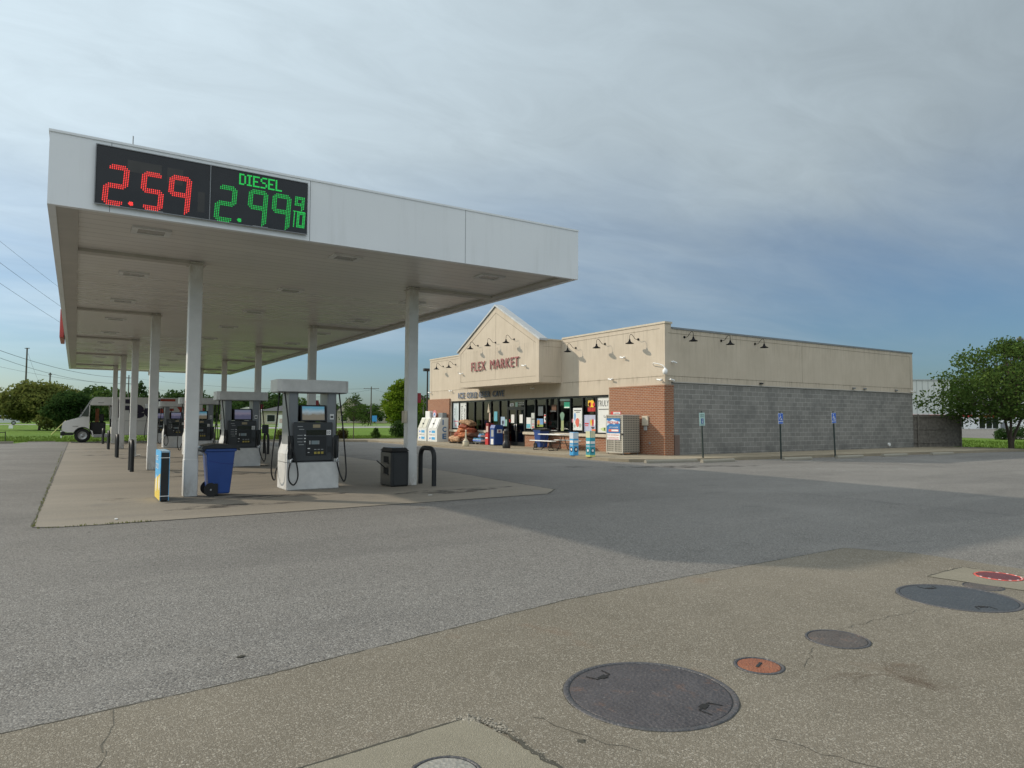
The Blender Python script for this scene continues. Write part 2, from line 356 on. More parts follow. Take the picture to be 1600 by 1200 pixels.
    def build(s, name, mats, parent=None, loc=None, rz=0):
        me = bpy.data.meshes.new(name); me.from_pydata(s.v, [], s.f)
        if not isinstance(mats, (list, tuple)): mats = [mats]
        for m in mats: me.materials.append(m)
        me.polygons.foreach_set('material_index', s.m); me.polygons.foreach_set('use_smooth', s.sm); me.update()
        o = bpy.data.objects.new(name, me); col.objects.link(o)
        if parent: o.parent = parent
        if loc is not None: o.location = loc
        if rz: o.rotation_euler[2] = rz
        return o
def smooth_path(pts, k=6):
    pts = [Vector(p) for p in pts]; P = [pts[0]]+pts+[pts[-1]]; res = []
    for i in range(1, len(P)-2):
        for j in range(k):
            t = j/k; a, b, c, d = P[i-1:i+3]
            res.append(.5*((2*b)+(-a+c)*t+(2*a-5*b+4*c-d)*t*t+(-a+3*b-3*c+d)*t**3))
    res.append(pts[-1]); return res
def tag(o, label=None, cat=None, group=None, kind=None):
    if label: o['label'] = label
    if cat: o['category'] = cat
    if group: o['group'] = group
    if kind: o['kind'] = kind
    return o
def thing(name, label, cat, loc=(0, 0, 0), rz=0, group=None):
    o = bpy.data.objects.new(name, None); o.empty_display_size = .2; col.objects.link(o); o.location = loc; o.rotation_euler[2] = rz
    return tag(o, label, cat, group)
def kids(o): return [x for x in bpy.data.objects if x.parent is o]
KIDS = {}
def copy_tree(o, parent=None, tree=None):
    c = o.copy(); col.objects.link(c)
    if parent: c.parent = parent
    for ch in kids(o): copy_tree(ch, c)
    return c
def text(body, name, m, parent, origin, ux, uz, w_=None, h=None, ext=.01, off=0.0, sp=1.0):
    """lettering: origin = lower left corner, ux = reading direction, uz = up; scaled to width w_ and height h"""
    cu = bpy.data.curves.new('t', 'FONT'); cu.body = body; cu.size = 1; cu.offset = off; cu.space_character = sp; cu.extrude = .5; cu.resolution_u = 3
    ob = bpy.data.objects.new('t', cu); col.objects.link(ob); dg = bpy.context.evaluated_depsgraph_get()
    me = bpy.data.meshes.new_from_object(ob.evaluated_get(dg)); bpy.data.objects.remove(ob); bpy.data.curves.remove(cu)
    n = len(me.vertices); co = np.empty(n*3); me.vertices.foreach_get('co', co); co = co.reshape(-1, 3)
    mn = co.min(0); mxx = co.max(0); sz = mxx-mn
    sx = w_/sz[0] if w_ else h/sz[1]; sy = h/sz[1] if h else sx
    ux = np.array(ux, float); uz = np.array(uz, float); un = np.cross(ux, uz); og = np.array(origin, float)
    p = og + ((co[:, :1]-mn[0])*sx)*ux + ((co[:, 1:2]-mn[1])*sy)*uz + (co[:, 2:]+.5)*ext*un
    me.vertices.foreach_set('co', p.ravel()); me.materials.clear(); me.materials.append(m); me.name = name; me.update()
    o = bpy.data.objects.new(name, me); col.objects.link(o); o.parent = parent; return o
XN = ((0, -1, 0), (0, 0, 1))      # lettering on a wall that faces -X
YN = ((1, 0, 0), (0, 0, 1))       # lettering on a wall that faces -Y

# ------------------------------------------------------------------ trees
def leaves(centers, radii, n_per, size, m, name, parent, squash=.8, shell=.55, droop=0.0, elong=1.6):
    V = []; 
    centers = np.array(centers); radii = np.array(radii)
    for c, r in zip(centers, radii):
        n = max(4, int(n_per*(r/radii.mean())**2))
        d = rng.normal(size=(n, 3)); d /= np.linalg.norm(d, axis=1)[:, None]
        rad = r*(shell+(1-shell)*rng.random(n)**.7)*(1+.25*rng.normal(size=n)*.5)
        p = c + d*rad[:, None]*np.array([1, 1, squash]); p[:, 2] -= droop*rng.random(n)*r
        a = rng.normal(size=(n, 3)); a /= np.linalg.norm(a, axis=1)[:, None]
        b = np.cross(a, rng.normal(size=(n, 3))); b /= np.linalg.norm(b, axis=1)[:, None]
        s = size*(.6+.8*rng.random(n))[:, None]
        V.append(np.stack([p-a*s*elong*.5, p+b*s*.45, p+a*s*elong*.5, p-b*s*.45], 1).reshape(-1, 3))
    V = np.concatenate(V); n = len(V)//4
    me = bpy.data.meshes.new(name); me.vertices.add(len(V)); me.vertices.foreach_set('co', V.ravel().astype(np.float32))
    me.loops.add(4*n); me.loops.foreach_set('vertex_index', np.arange(4*n, dtype=np.int32))
    me.polygons.add(n); me.polygons.foreach_set('loop_start', np.arange(0, 4*n, 4, dtype=np.int32)); me.polygons.foreach_set('loop_total', np.full(n, 4, dtype=np.int32))
    me.materials.append(m); me.update(calc_edges=True)
    o = bpy.data.objects.new(name, me); col.objects.link(o); o.parent = parent; return o
def tree(name, label, cat, loc, H, W, trunk_h, m, clumps=22, n_per=90, leaf=.16, group=None, tr=.14, shape='round', seed=0, multi=1, lean=(0, 0), off=(0, 0), squash=.8, cr=1.0):
    global rng
    rng = np.random.default_rng(seed+11); rd = random.Random(seed)
    t = thing(name, label, cat, loc, group=group)
    mb = MB(); cs = []; rs = []
    ch = H-trunk_h
    for i in range(clumps):
        u = (i+.5)/clumps; z = trunk_h + ch*(.08+.84*u)
        if shape == 'round': prof = math.sin(math.pi*min(1, max(0, .12+.8*u)))**.7
        elif shape == 'dome': prof = (1-u**1.8)**.6*min(1, .55+1.6*u)
        elif shape == 'cone': prof = 1.05-.85*u
        elif shape == 'spread': prof = (.55+.7*u) if u < .55 else (.95-1.1*(u-.55))
        else: prof = 1
        a = i*2.4+rd.random(); r = W/2*prof*(.25+.6*rd.random()**.6)
        cs.append((r*math.cos(a)+lean[0]*u+off[0]*(1-u), r*math.sin(a)+lean[1]*u+off[1]*(1-u), z+rd.uniform(-.04, .04)*H)); rs.append(cr*W*.5*(.24+.17*rd.random())*(.6+.5*prof))
    for k in range(multi):
        ox, oy = (0, 0) if multi == 1 else (rd.uniform(-.35, .35)*tr*3, rd.uniform(-.3, .3)*tr*3)
        pts = [(ox, oy, -.05), (ox*1.4+rd.uniform(-.05, .05)*H*.2, oy*1.4, trunk_h*.45), (ox*(2 if multi == 1 else 7)+lean[0]*.3, oy*(2 if multi == 1 else 7)+lean[1]*.3, trunk_h+ch*.25), (lean[0]*.8+(0 if multi == 1 else ox*9), lean[1]*.8, trunk_h+ch*.66)]
        pp = smooth_path(pts, 5); n = len(pp); mb.tube(pp, tr, 8, rs=[tr*(1.25 if i == 0 else 1)*(1-.8*i/n) for i in range(n)])
    mb.build('trunk', MBARK, t)
    br = MB()
    for c, r in zip(cs, rs):
        z0 = trunk_h + max(0, (c[2]-trunk_h))*.35
        p0 = Vector((c[0]*.06, c[1]*.06, z0)); p1 = Vector(c); mid = (p0+p1)/2+Vector((0, 0, .04*H))
        br.tube(smooth_path([p0, mid, p1], 3), tr*.3, 5, rs=[tr*.36, tr*.32, tr*.28, tr*.24, tr*.18, tr*.12, tr*.06])
    br.build('branches', MBARK, t)
    leaves(cs, rs, n_per, leaf, m, 'crown', t, squash=squash, droop=(.35 if squash < .7 else 0))
    return t
def bush(name, label, loc, W, H, m, n=500, leaf=.07, group=None, seed=0, cone=False):
    global rng
    rng = np.random.default_rng(seed+99); t = thing(name, label, 'bush', loc, group=group)
    cs = []; rs = []
    for i in range(14):
        a = i*2.4; u = (i % 7)/6; rr = W/2*.62*(.4+.6*random.random())*((1-.75*u) if cone else math.sin(math.pi*(.2+.7*u)))
        cs.append((rr*math.cos(a), rr*math.sin(a), H*(.22+.6*u))); rs.append(W*.5*.42*((1-.45*u) if cone else 1))
    MB().tube([(0, 0, -.03), (0, 0, H*.5)], .04, 6).build('stem', MBARK, t)
    leaves(cs, rs, n/14, leaf, m, 'foliage', t, squash=.9)
    return t

# ------------------------------------------------------------------ the setting
def sheet(name, poly, z, m, kind='structure'):
    mb = MB(); mb.add([(x, y, z) for x, y in poly], [tuple(range(len(poly)))]); o = mb.build(name, m); tag(o, kind=kind); return o
sheet('ground', [(-1800, -1800), (2500, -1800), (2500, 2500), (-1800, 2500)], 0, MG)
sheet('parking_lot', [(-60, -40), (70, -40), (70, 12.4), (42, 15.9), (42, 22.5), (22, 44), (22, 47.3), (9.6, 47.3), (9.3, 51.8), (-2.6, 51.5), (-2.9, 49.4), (-60, 49.2)], .004, MA)
sheet('canopy_pad', [(.35, 11.55), (8.35, 11.72), (9.0, 12.35), (9.35, 18.3), (9.3, 51.0), (-.3, 51.2), (-.46, 11.75), (-.1, 11.6)], .009, MP)
SL = [(-14, 3.95), (-.26, 4.22), (1.0, 4.33), (3.6, 4.77), (5.4, 4.86), (7.95, 4.93), (8.36, 4.3), (8.45, 3.2), (8.6, -14), (-14, -14)]
sheet('concrete_slab', SL, .009, MC)
sheet('concrete_patch', [(-4, 2.98), (.9, 3.11), (1.77, 3.17), (1.85, 2.55), (2.02, -6), (-4, -6)], .014, MC2)
sheet('lid_patch', [(7.2, 3.60), (7.99, 3.63), (8.06, 3.07), (7.37, 2.80)], .014, MC2)
# the walk round the store, one real kerb step above the lot
WK = [(16.9, 43.0), (16.6, 44.2), (15.1, 44.9), (14.9, 45.3), (16.5, 45.8), (21.5, 45.6), (42.8, 45.0), (42.8, 16.15), (31.4, 17.15), (19.3, 18.2), (18.0, 18.5), (17.2, 19.0), (16.9, 19.8)]
mb = MB(); mb.prism(WK, 'z', -.1, .12); tag(mb.build('sidewalk', MWALK), kind='structure')
jm = MB()
for y in np.arange(21, 43, 1.55): jm.box(16.93, y-.006, .118, 20.0, y+.006, .1225)
for x in np.arange(21, 41, 1.6): jm.box(x-.006, 17.9, .118, x+.006, 20.0, .1225)
jm.box(17.35, 19.9, .118, 17.362, 42.9, .1225)
tag(jm.build('sidewalk_joints', MDIRT), kind='structure')
# kerbs at the lawn
mb = MB()
def kerb(pts, w_=.16, h=.13):
    for (a, b) in zip(pts, pts[1:]):
        a = Vector((*a, 0)); b = Vector((*b, 0)); d = (b-a).normalized(); n = Vector((-d.y, d.x, 0))*w_
        mb.prism([(a.x, a.y), (b.x, b.y), (b.x+n.x, b.y+n.y), (a.x+n.x, a.y+n.y)], 'z', -.05, h)
kerb([(22.0, 47.2), (9.6, 47.2)][::-1]); kerb([(9.45, 47.3), (9.3, 51.7)]); kerb([(-60, 49.2), (-3.0, 49.3)]); kerb([(42.9, 16.0), (70, 12.5)])
kerb([(-2.4, 51.4), (-1.0, 51.55)], h=.05)
tag(mb.build('kerb', MKERB), kind='structure')
# roads and lots beyond
def strip(name, pts, w_, z, m):
    v = []
    for i, p in enumerate(pts):
        a = Vector(pts[max(0, i-1)]); b = Vector(pts[min(len(pts)-1, i+1)]); d = (b-a).normalized(); n = Vector((-d.y, d.x))*w_/2
        v.append((Vector(p)+n, Vector(p)-n))
    poly = [(a.x, a.y) for a, b in v]+[(b.x, b.y) for a, b in v][::-1]; return sheet(name, poly, z, m)
MROAD = mat('far_road', (.24, .235, .225), .9, var=.1, vs=.2)
strip('far_road', [(-120, 166), (-13, 171), (30, 178)], 13, .01, MROAD)
strip('road', [(10, 110), (28.4, 115.5), (46.5, 121), (80, 130), (180, 156)], 17, .016, MROAD)
strip('back_street', [(20, 150), (60, 158), (140, 180)], 7, .012, MROAD)
sheet('neighbour_lot', [(72, 28.5), (75, 44), (150, 110), (330, 110), (220, 20), (120, 10)], .008, MA)
# joints and cracks
rc = random.Random(5)
def ribbon(mb, pts, w0, z, jit=0.0, step=.05):
    P = []
    for a, b in zip(pts, pts[1:]):
        a = Vector((*a, 0)); b = Vector((*b, 0)); n = max(1, int((b-a).length/step))
        for i in range(n): P.append(a.lerp(b, i/n))
    P.append(Vector((*pts[-1], 0)))
    L_ = []; 
    for i, p in enumerate(P):
        d = (P[min(i+1, len(P)-1)]-P[max(0, i-1)]).normalized(); n = Vector((-d.y, d.x, 0)); ww = w0*(.35+rc.random()*1.1) if jit else w0
        o = n*rc.uniform(-jit, jit); L_.append((p+o+n*ww/2, p+o-n*ww/2))
    for (a, b), (c, d) in zip(L_, L_[1:]): mb.add([(a.x, a.y, z), (b.x, b.y, z), (d.x, d.y, z), (c.x, c.y, z)], [(0, 1, 2, 3)])
mb = MB()
ribbon(mb, SL[:7], .012, .0105, .006); ribbon(mb, [(.9, 3.11), (1.77, 3.17)], .014, .0155, .003); ribbon(mb, [(-4, 2.98), (.9, 3.11)], .016, .0155, .003)
ribbon(mb, [(1.77, 3.17), (1.83, 2.9), (1.85, 2.55), (1.95, 1.4)], .022, .0155, .012, .03)
ribbon(mb, [(7.2, 3.60), (7.6, 3.62)], .012, .0155, .004); ribbon(mb, [(7.6, 3.62), (7.99, 3.63), (8.06, 3.07)], .018, .0155, .008, .03)
tag(mb.build('slab_joints', MDIRT), kind='structure')
mb = MB()
def crack(a, b, w0, n, wob, z=.0108):
    a = Vector(a); b = Vector(b); pts = [a+(b-a)*i/n+Vector((rc.uniform(-wob, wob), rc.uniform(-wob, wob))) for i in range(n+1)]; pts[0] = a
    ribbon(mb, [tuple(p) for p in pts], w0, z, w0*.4, .03)
crack((.22, 4.25), (.17, 3.75), .006, 8, .03); crack((.17, 3.75), (.05, 3.2), .005, 9, .03)
MCRK = mat('crack_dirt', (.075, .068, .052), .95, var=.4, vs=12)
crack((4.8, 3.05), (5.9, 3.0), .005, 14, .03); crack((2.9, 2.2), (3.3, 1.2), .005, 14, .03); crack((3.9, 2.7), (4.3, 2.9), .005, 8, .02)
crack((2.05, 3.0), (2.25, 2.45), .006, 9, .03); crack((-1.2, 4.0), (-1.3, 2), .005, 16, .05)
tag(mb.build('slab_cracks', MCRK), kind='structure')
mb = MB()
ribbon(mb, [(-.46, 11.75), (-.1, 11.6), (.35, 11.55), (8.35, 11.72), (9.0, 12.35), (9.35, 18.3), (9.3, 51)], .03, .0105, .012, .12)
ribbon(mb, [(-.46, 11.75), (-.3, 51.2)], .035, .0105, .015, .12)
for y in (18.9, 27, 35, 43): ribbon(mb, [(-.35, y), (9.3, y+.05)], .02, .0105, .006, .3)
tag(mb.build('pad_joints', MDIRT), kind='structure')
MSEAM = mat('asphalt_seam', (.085, .083, .08), .9, var=.3, vs=8)
mb = MB(); ribbon(mb, [(9.4, 20.5), (12.9, 18.2), (16.5, 14.2), (20.5, 9.5), (26, 5)], .035, .0055, .03, .15)
ribbon(mb, [(12.9, 46), (13.0, 19)], .025, .0055, .02, .2); ribbon(mb, [(13, 19), (13.3, -10)], .025, .0055, .02, .2)
tag(mb.build('asphalt_seams', MSEAM), kind='structure')
# oil and damp stains with a shape of their own, thin sheets
def blob(mb, cx, cy, rx, ry, z, rot=0, n=26):
    P = []
    for i in range(n):
        a = 2*math.pi*i/n; r = 1+.22*math.sin(a*3+cx)+.13*math.sin(a*7+cy)+rc.uniform(-.07, .07); x = rx*r*math.cos(a); y = ry*r*math.sin(a)
        P.append((cx+x*math.cos(rot)-y*math.sin(rot), cy+x*math.sin(rot)+y*math.cos(rot), z))
    mb.add(P, [tuple(range(n))])
def m_stain(name, c, a, edge=.0):
    t = NT(name); t.col(c); t.rough(.75); n = t.noise(2.2, 5, .65); t.b.inputs['Alpha'].default_value = 1
    t.l(t.rng(n, .42, .66, 0, a), t.b.inputs['Alpha']); return t.m
MST = m_stain('oil_stain', (.04, .038, .035), .8)
mb = MB(); blob(mb, 7.0, 13.2, 1.3, .35, .0118, .1); blob(mb, 3.2, 14.0, 1.5, .3, .0118); blob(mb, 2.4, 12.9, 1.1, .22, .0118)
blob(mb, 16.4, 16.6, 1.5, .45, .0068, -.5); blob(mb, 18.6, 15.9, 1.3, .35, .0068, -.5); blob(mb, 14.0, 17.9, .5, .25, .0068); 
for k in range(9): blob(mb, rc.uniform(.3, 8.5), 20+k*3.2, rc.uniform(.6, 1.6), .28, .0118)
tag(mb.build('oil_stains', MST), kind='structure')
MRST = m_stain('rust_stain', (.12, .08, .05), .24)
mb = MB(); ring = [(4.05+.22*math.cos(a), 2.22+.2*math.sin(a)) for a in np.linspace(-1.9, 2.2, 22)]; ribbon(mb, ring, .035, .0112, .01, .03)
blob(mb, 4.28, 2.14, .10, .16, .0114, .5); blob(mb, 3.98, 2.47, .16, .05, .0116, -.3); blob(mb, 4.36, 2.3, .2, .12, .0118, .8)
blob(mb, 4.9, 10.9, .35, .12, .0075); blob(mb, .9, 14.9, .5, .3, .0118)
tag(mb.build('rust_stains', MRST), kind='structure')
# faded parking paint
MPT = m_stain('faded_paint', (.5, .5, .47), .55)
mb = MB()
for x in (21.0, 23.6, 26.4, 29.2, 32.0, 34.8): ribbon(mb, [(x, 16.9-.06*(x-21)), (x-.9, 12.0-.06*(x-21))], .1, .0062)
for x in (23.9, 24.8, 25.7): ribbon(mb, [(x, 16.6), (x+.9, 15.3)], .1, .0062)
tag(mb.build('parking_lines', MPT), kind='structure')

# ------------------------------------------------------------------ manhole and tank covers
def m_lid(name, c1, c2, rust=.4, tread=38):
    t = NT(name); v = t.n('ShaderNodeVectorRotate'); v.rotation_type = 'Z_AXIS'; v.inputs['Angle'].default_value = R(30); t.l(t.vec, v.inputs['Vector'])
    ch = t.n('ShaderNodeTexChecker'); ch.inputs['Scale'].default_value = tread; t.l(v.outputs[0], ch.inputs[0])
    w1 = t.vor(tread*1.3, vec=v.outputs[0])
    n = t.noise(5, 5, .65); base = t.mix(t.rng(n, .35, .65), c1, c2); base = t.mix(t.rng(t.noise(7, 5, .7), .56, .7, 0, rust), base, (.20, .10, .055))
    base = t.mix(t.rng(t.noise(60, 2), .62, .75, 0, .35), base, (.36, .33, .30)); base = t.mix(t.math('MULTIPLY', ch.outputs['Fac'], .12), base, (.02, .02, .02))
    t.col(base); t.rough(.5); t.b.inputs['Metallic'].default_value = .35; t.bump(t.math('ADD', t.math('MULTIPLY', ch.outputs['Fac'], .6), w1), .8, .007); return t.m
ML1 = m_lid('lid_iron', (.060, .053, .055), (.086, .077, .079), .45); ML2 = m_lid('lid_blue_iron', (.05, .056, .062), (.066, .072, .078), .05)
ML3 = m_lid('lid_brown_iron', (.085, .066, .054), (.115, .098, .085), .7); ML4 = m_lid('lid_rust', (.26, .085, .04), (.34, .125, .06), .5, 60); ML5 = m_lid('lid_red', (.17, .03, .035), (.12, .03, .035), .1, 60)
MRING = m_lid('lid_ring', (.072, .072, .076), (.095, .09, .092), .25)
MCHIPR = mat('chipped_red_paint', (.48, .07, .05), .6, var=.5, vs=25)
def cover(name, label, x, y, r, m, ring=None, hooks=False, bar=False, dots=None, rot=0, grp=None, rw=None, z=.009):
    t = thing(name, label, 'manhole cover', (x, y, z), rot, grp); rw = rw or r*.06
    MB().lathe([(r+.002, -.004), (r+.001, .003), (r-.004, .0055), (r-rw, .0055), (r-rw-.002, -.002)], n=72).build('rim', ring or MRING, t)
    mb = MB(); rr = r-rw-.007; mb.lathe([(rr, -.003), (rr, .002), (rr-.006, .0035), (rr*.5, .0045), (0.0005, .005)], n=72); mb.build('lid', m, t)
    dr = MB(); kk = 90; ph = x*7; ro = [r+.004+.003*math.sin(5*a+ph)+.002*math.sin(13*a+ph*2)+rc.uniform(-.002, .003) for a in np.linspace(0, 2*math.pi, kk, endpoint=False)]
    dr.add([(ro[i]*math.cos(2*math.pi*i/kk), ro[i]*math.sin(2*math.pi*i/kk), .0009) for i in range(kk)]+[(r*.985*math.cos(2*math.pi*i/kk), r*.985*math.sin(2*math.pi*i/kk), .0009) for i in range(kk)], [(i, (i+1) % kk, kk+(i+1) % kk, kk+i) for i in range(kk)]); dr.build('dirt_edge', MDIRT, t)
    MB().lathe([(r-rw+.001, .0012), (rr-.001, .0012)], n=72).build('gap', MBK, t)
    if hooks:
        for a0 in hooks:
            cx = rr*.76*math.cos(a0+.0); cy = rr*.76*math.sin(a0); h = MB(); ti = a0+R(90)
            def q(u, v): return (cx+u*math.cos(ti)-v*math.sin(ti), cy+u*math.sin(ti)+v*math.cos(ti), .0065)
            P = [q(-.075, -.055), q(-.06, .022), q(.06, .022), q(.075, -.055)]
            for a, b in zip(P, P[1:]): ribbon(h, [a[:2], b[:2]], .010, .0066)
            h.prism([q(-.03, .0)[:2], q(.04, .005)[:2], q(.03, .04)[:2], q(-.02, .044)[:2]], 'z', .004, .0072)
            h.build('lift_slot', mat('slot_black', (.006, .006, .006), .9, var=0), t)
    if bar: MB().box(-.045, -.01, .003, .045, .01, .0105, ch=.003).build('handle', MBK, t)
    if dots:
        for i in range(dots):
            if i % 14 in (2, 3, 4, 5): continue
            a = 2*math.pi*i/dots; p = [(r*k*math.cos(a+e), r*k*math.sin(a+e)) for k, e in ((.91, -.07), (.96, -.05), (.96, .06), (.91, .05))]; MB().prism(p, 'z', .004, .0075).build('rim_mark', MW, t)
    return t
cover('manhole_cover', 'largest round iron tank cover in the foreground slab with rusty rim and two lift slots', 2.79, 2.92, .485, ML1, hooks=(R(103), R(-70)), grp='round covers set in the slab')
cover('manhole_cover', 'large smooth blue-grey tank cover with two lift slots at the right edge', 6.58, 3.04, .475, ML2, hooks=(R(66), R(-122)), grp='round covers set in the slab')
cover('manhole_cover', 'medium brown metal cover with pale worn rim, lying between the two big covers', 4.60, 2.92, .212, ML3, grp='round covers set in the slab', rw=.014)
cover('manhole_cover', 'small rusty orange cover with a black slot beside the biggest cover', 3.68, 2.87, .152, ML4, bar=True, rot=.4, grp='round covers set in the slab', rw=.016)
cover('manhole_cover', 'dark red cover ringed with chipped red and white paint in a pale patch', 7.80, 3.22, .205, ML5, ring=MCHIPR, dots=14, grp='round covers set in the slab', rw=.02, z=.0145)
cover('manhole_cover', 'small plain dark brown cover touching the far big cover', 7.22, 3.11, .165, ML3, grp='round covers set in the slab', rw=.006)
cover('manhole_cover', 'pale concrete-filled cover cut by the bottom edge of the picture', 1.40, 2.72, .16, m_lid('lid_pale', (.30, .29, .25), (.38, .36, .32), .1), grp='round covers set in the slab', rw=.012, z=.0145)

# ------------------------------------------------------------------ filling station canopy
CX0, CX1, CY0, CY1, CZ0, CZ1 = -.44, 9.14, 11.7, 51.4, 4.60, 5.655
cano = thing('gas_station_canopy', 'long white flat canopy on ten columns over the pumps with red and green price display', 'canopy', (0, 0, 0))
mb = MB(); th = .1
mb.box(CX0, CY0, CZ0, CX1, CY0+th, CZ1); mb.box(CX0, CY1-th, CZ0, CX1, CY1, CZ1)
mb.box(CX0, CY0+th, CZ0, CX0+th, CY1-th, CZ1); mb.box(CX1-th, CY0+th, CZ0, CX1, CY1-th, CZ1)
mb.build('fascia', MFAS, cano)
for x in (.33, 3.30, 6.345): MB().box(x-.004, CY0-.003, CZ0+.002, x+.004, CY0, CZ1-.002).build('fascia_joint', MGR, cano)
for y in np.arange(15, 50, 3.05):
    MB().box(CX0-.003, y-.004, CZ0+.002, CX0, y+.004, CZ1-.002).build('fascia_joint', MGR, cano); MB().box(CX1, y-.004, CZ0+.002, CX1+.003, y+.004, CZ1-.002).build('fascia_joint', MGR, cano)
mb = MB(); e = .012; q = .035
mb.box(CX0-e, CY0-e, CZ1, CX1+e, CY0+.13, CZ1+q); mb.box(CX0-e, CY1-.13, CZ1, CX1+e, CY1+e, CZ1+q); mb.box(CX0-e, CY0+.13, CZ1, CX0+.13, CY1-.13, CZ1+q); mb.box(CX1-.13, CY0+.13, CZ1, CX1+e, CY1-.13, CZ1+q)
mb.build('coping', MFAS, cano)
MB().box(CX0+th, CY0+th, 5.2, CX1-th, CY1-th, 5.3).build('roof_deck', MGR, cano)
MB().box(CX0+.38, CY0+th, 4.665, CX1-.38, CY1-.38, 4.70).build('soffit', MSOF, cano)
mb = MB()   # gutter trim round the soffit
mb.box(CX0+th, CY0+th, 4.615, CX0+.38, CY1-th, 4.70); mb.box(CX1-.38, CY0+th, 4.615, CX1-th, CY1-th, 4.70); mb.box(CX0+.38, CY1-.38, 4.615, CX1-.38, CY1-th, 4.70)
mb.build('gutter_trim', MTRIM, cano)
ROW = [14.87+8.07*i for i in range(5)]
for y in ROW:
    MB().box(CX0+.38, y-.13, 4.60, 1.83, y+.13, 4.664).build('beam_cover', MTRIM, cano); MB().box(6.77, y-.13, 4.60, CX1-.38, y+.13, 4.664).build('beam_cover', MTRIM, cano)
for i, y in enumerate(ROW):
    for x in (1.945, 6.645):
        c = MB(); c.box(x-.12, y-.12, .008, x+.12, y+.12, 4.66, ch=.012); c.box(x-.127, y-.127, .008, x+.127, y+.127, .74, ch=.012)
        co = c.build('column', MCOL, cano)
        MB().box(x-.16, y-.16, 4.585, x+.16, y+.16, 4.598).build('collar', MTRIM, co)
        if x > 5:
            b = MB(); b.box(x+.127, y-.1, 1.93, x+.22, y+.02, 2.16, ch=.01); b.box(x+.22, y-.07, 1.98, x+.235, y-.01, 2.11, ch=.004); b.build('emergency_box', mat('alarm_red', (.34, .03, .035), .4), co)
            MB().box(x-.19, y-.09, 1.46, x-.122, y+.09, 1.74, ch=.01).build('junction_box', MCRM, co)
        elif i == 0:
            s = MB(); s.box(x-.124, y-.05, 1.28, x-.121, y+.07, 1.95); lab = s.build('column_sticker', MW, co)
            text('NO SMOKING', 'sticker_text', mat('sticker_red', (.6, .08, .05), .5, var=0), lab, (x-.1245, y-.02, 1.35), (0, 0, 1), (0, 1, 0), w_=.54, h=.06, ext=.001)
# lights
for i in range(5):
    for dy in (-2.1, 1.93):
        for x in (.97, 4.3, 7.52):
            y = ROW[i]+dy
            f = MB(); f.box(x-.29, y-.21, 4.635, x+.29, y-.15, 4.664); f.box(x-.29, y+.15, 4.635, x+.29, y+.21, 4.664); f.box(x-.29, y-.15, 4.635, x-.2, y+.15, 4.664); f.box(x+.2, y-.15, 4.635, x+.29, y+.15, 4.664)
            fo = f.build('ceiling_light', MWH, cano)
            MB().box(x-.2, y-.15, 4.645, x+.2, y+.15, 4.664).build('lens', mat('lamp_lens', (.30, .29, .26), .25, var=.1, vs=4), fo)
# small antenna and red emblem on the far left fascia
MB().tube([(.62, CY0+.3, 5.3), (.62, CY0+.3, 5.93)], .008, 6).build('antenna', MGR, cano)
em = MB(); em.box(CX0-.16, 30.5, 4.52, CX0-.02, 33.2, 5.6, ch=.02); em.build('fascia_sign', mat('sign_red_panel', (.45, .06, .05), .4), cano)
MB().box(4.0, CY1-.02, 4.36, 4.3, CY1, 4.60).build('loose_flashing', MCRM, cano)
# price display
MLEDP = mat('display_black', (.012, .013, .015), .28, var=.3, vs=3)
def led(name, c, s): return mat(name, c, .5, var=0, emit=s)
LR = led('led_red', (.95, .05, .045), .85); LG_ = led('led_green', (.015, .42, .07), .75)
FY = CY0-.055
for (x0, x1, z0, z1) in ((.14, 1.695, 4.70, 5.575), (1.705, 3.245, 4.70, 5.575)):
    p = MB(); p.box(x0, FY+.012, z0, x1, CY0, z1, ch=.006); pd = p.build('price_display', MLEDP, cano)
    fr = MB(); fr.box(x0-.012, FY, z0-.012, x1+.0, FY+.02, z0); fr.box(x0-.012, FY, z1, x1, FY+.02, z1+.012); fr.box(x0-.014, FY, z0, x0-.001, FY+.02, z1); fr.build('display_frame', MGR, pd)
    if x0 < 1:
        for (a, b, c, d) in ((.54, 1.0, 5.25, 5.43), (1.08, 1.3, 5.17, 5.42), (1.52, 1.62, 4.8, 5.12)): MB().box(a, FY+.010, c, b, FY+.013, d).build('unlit_module', mat('unlit_module', (.035, .033, .030), .35, var=.2, vs=4), pd)
        DISP1 = pd
    else: DISP2 = pd
    t2 = MB(); t2.box((x0+x1)/2-.12, FY+.008, z0+.006, (x0+x1)/2+.12, FY+.0125, z0+.012); t2.build('maker_strip', MLG, pd)
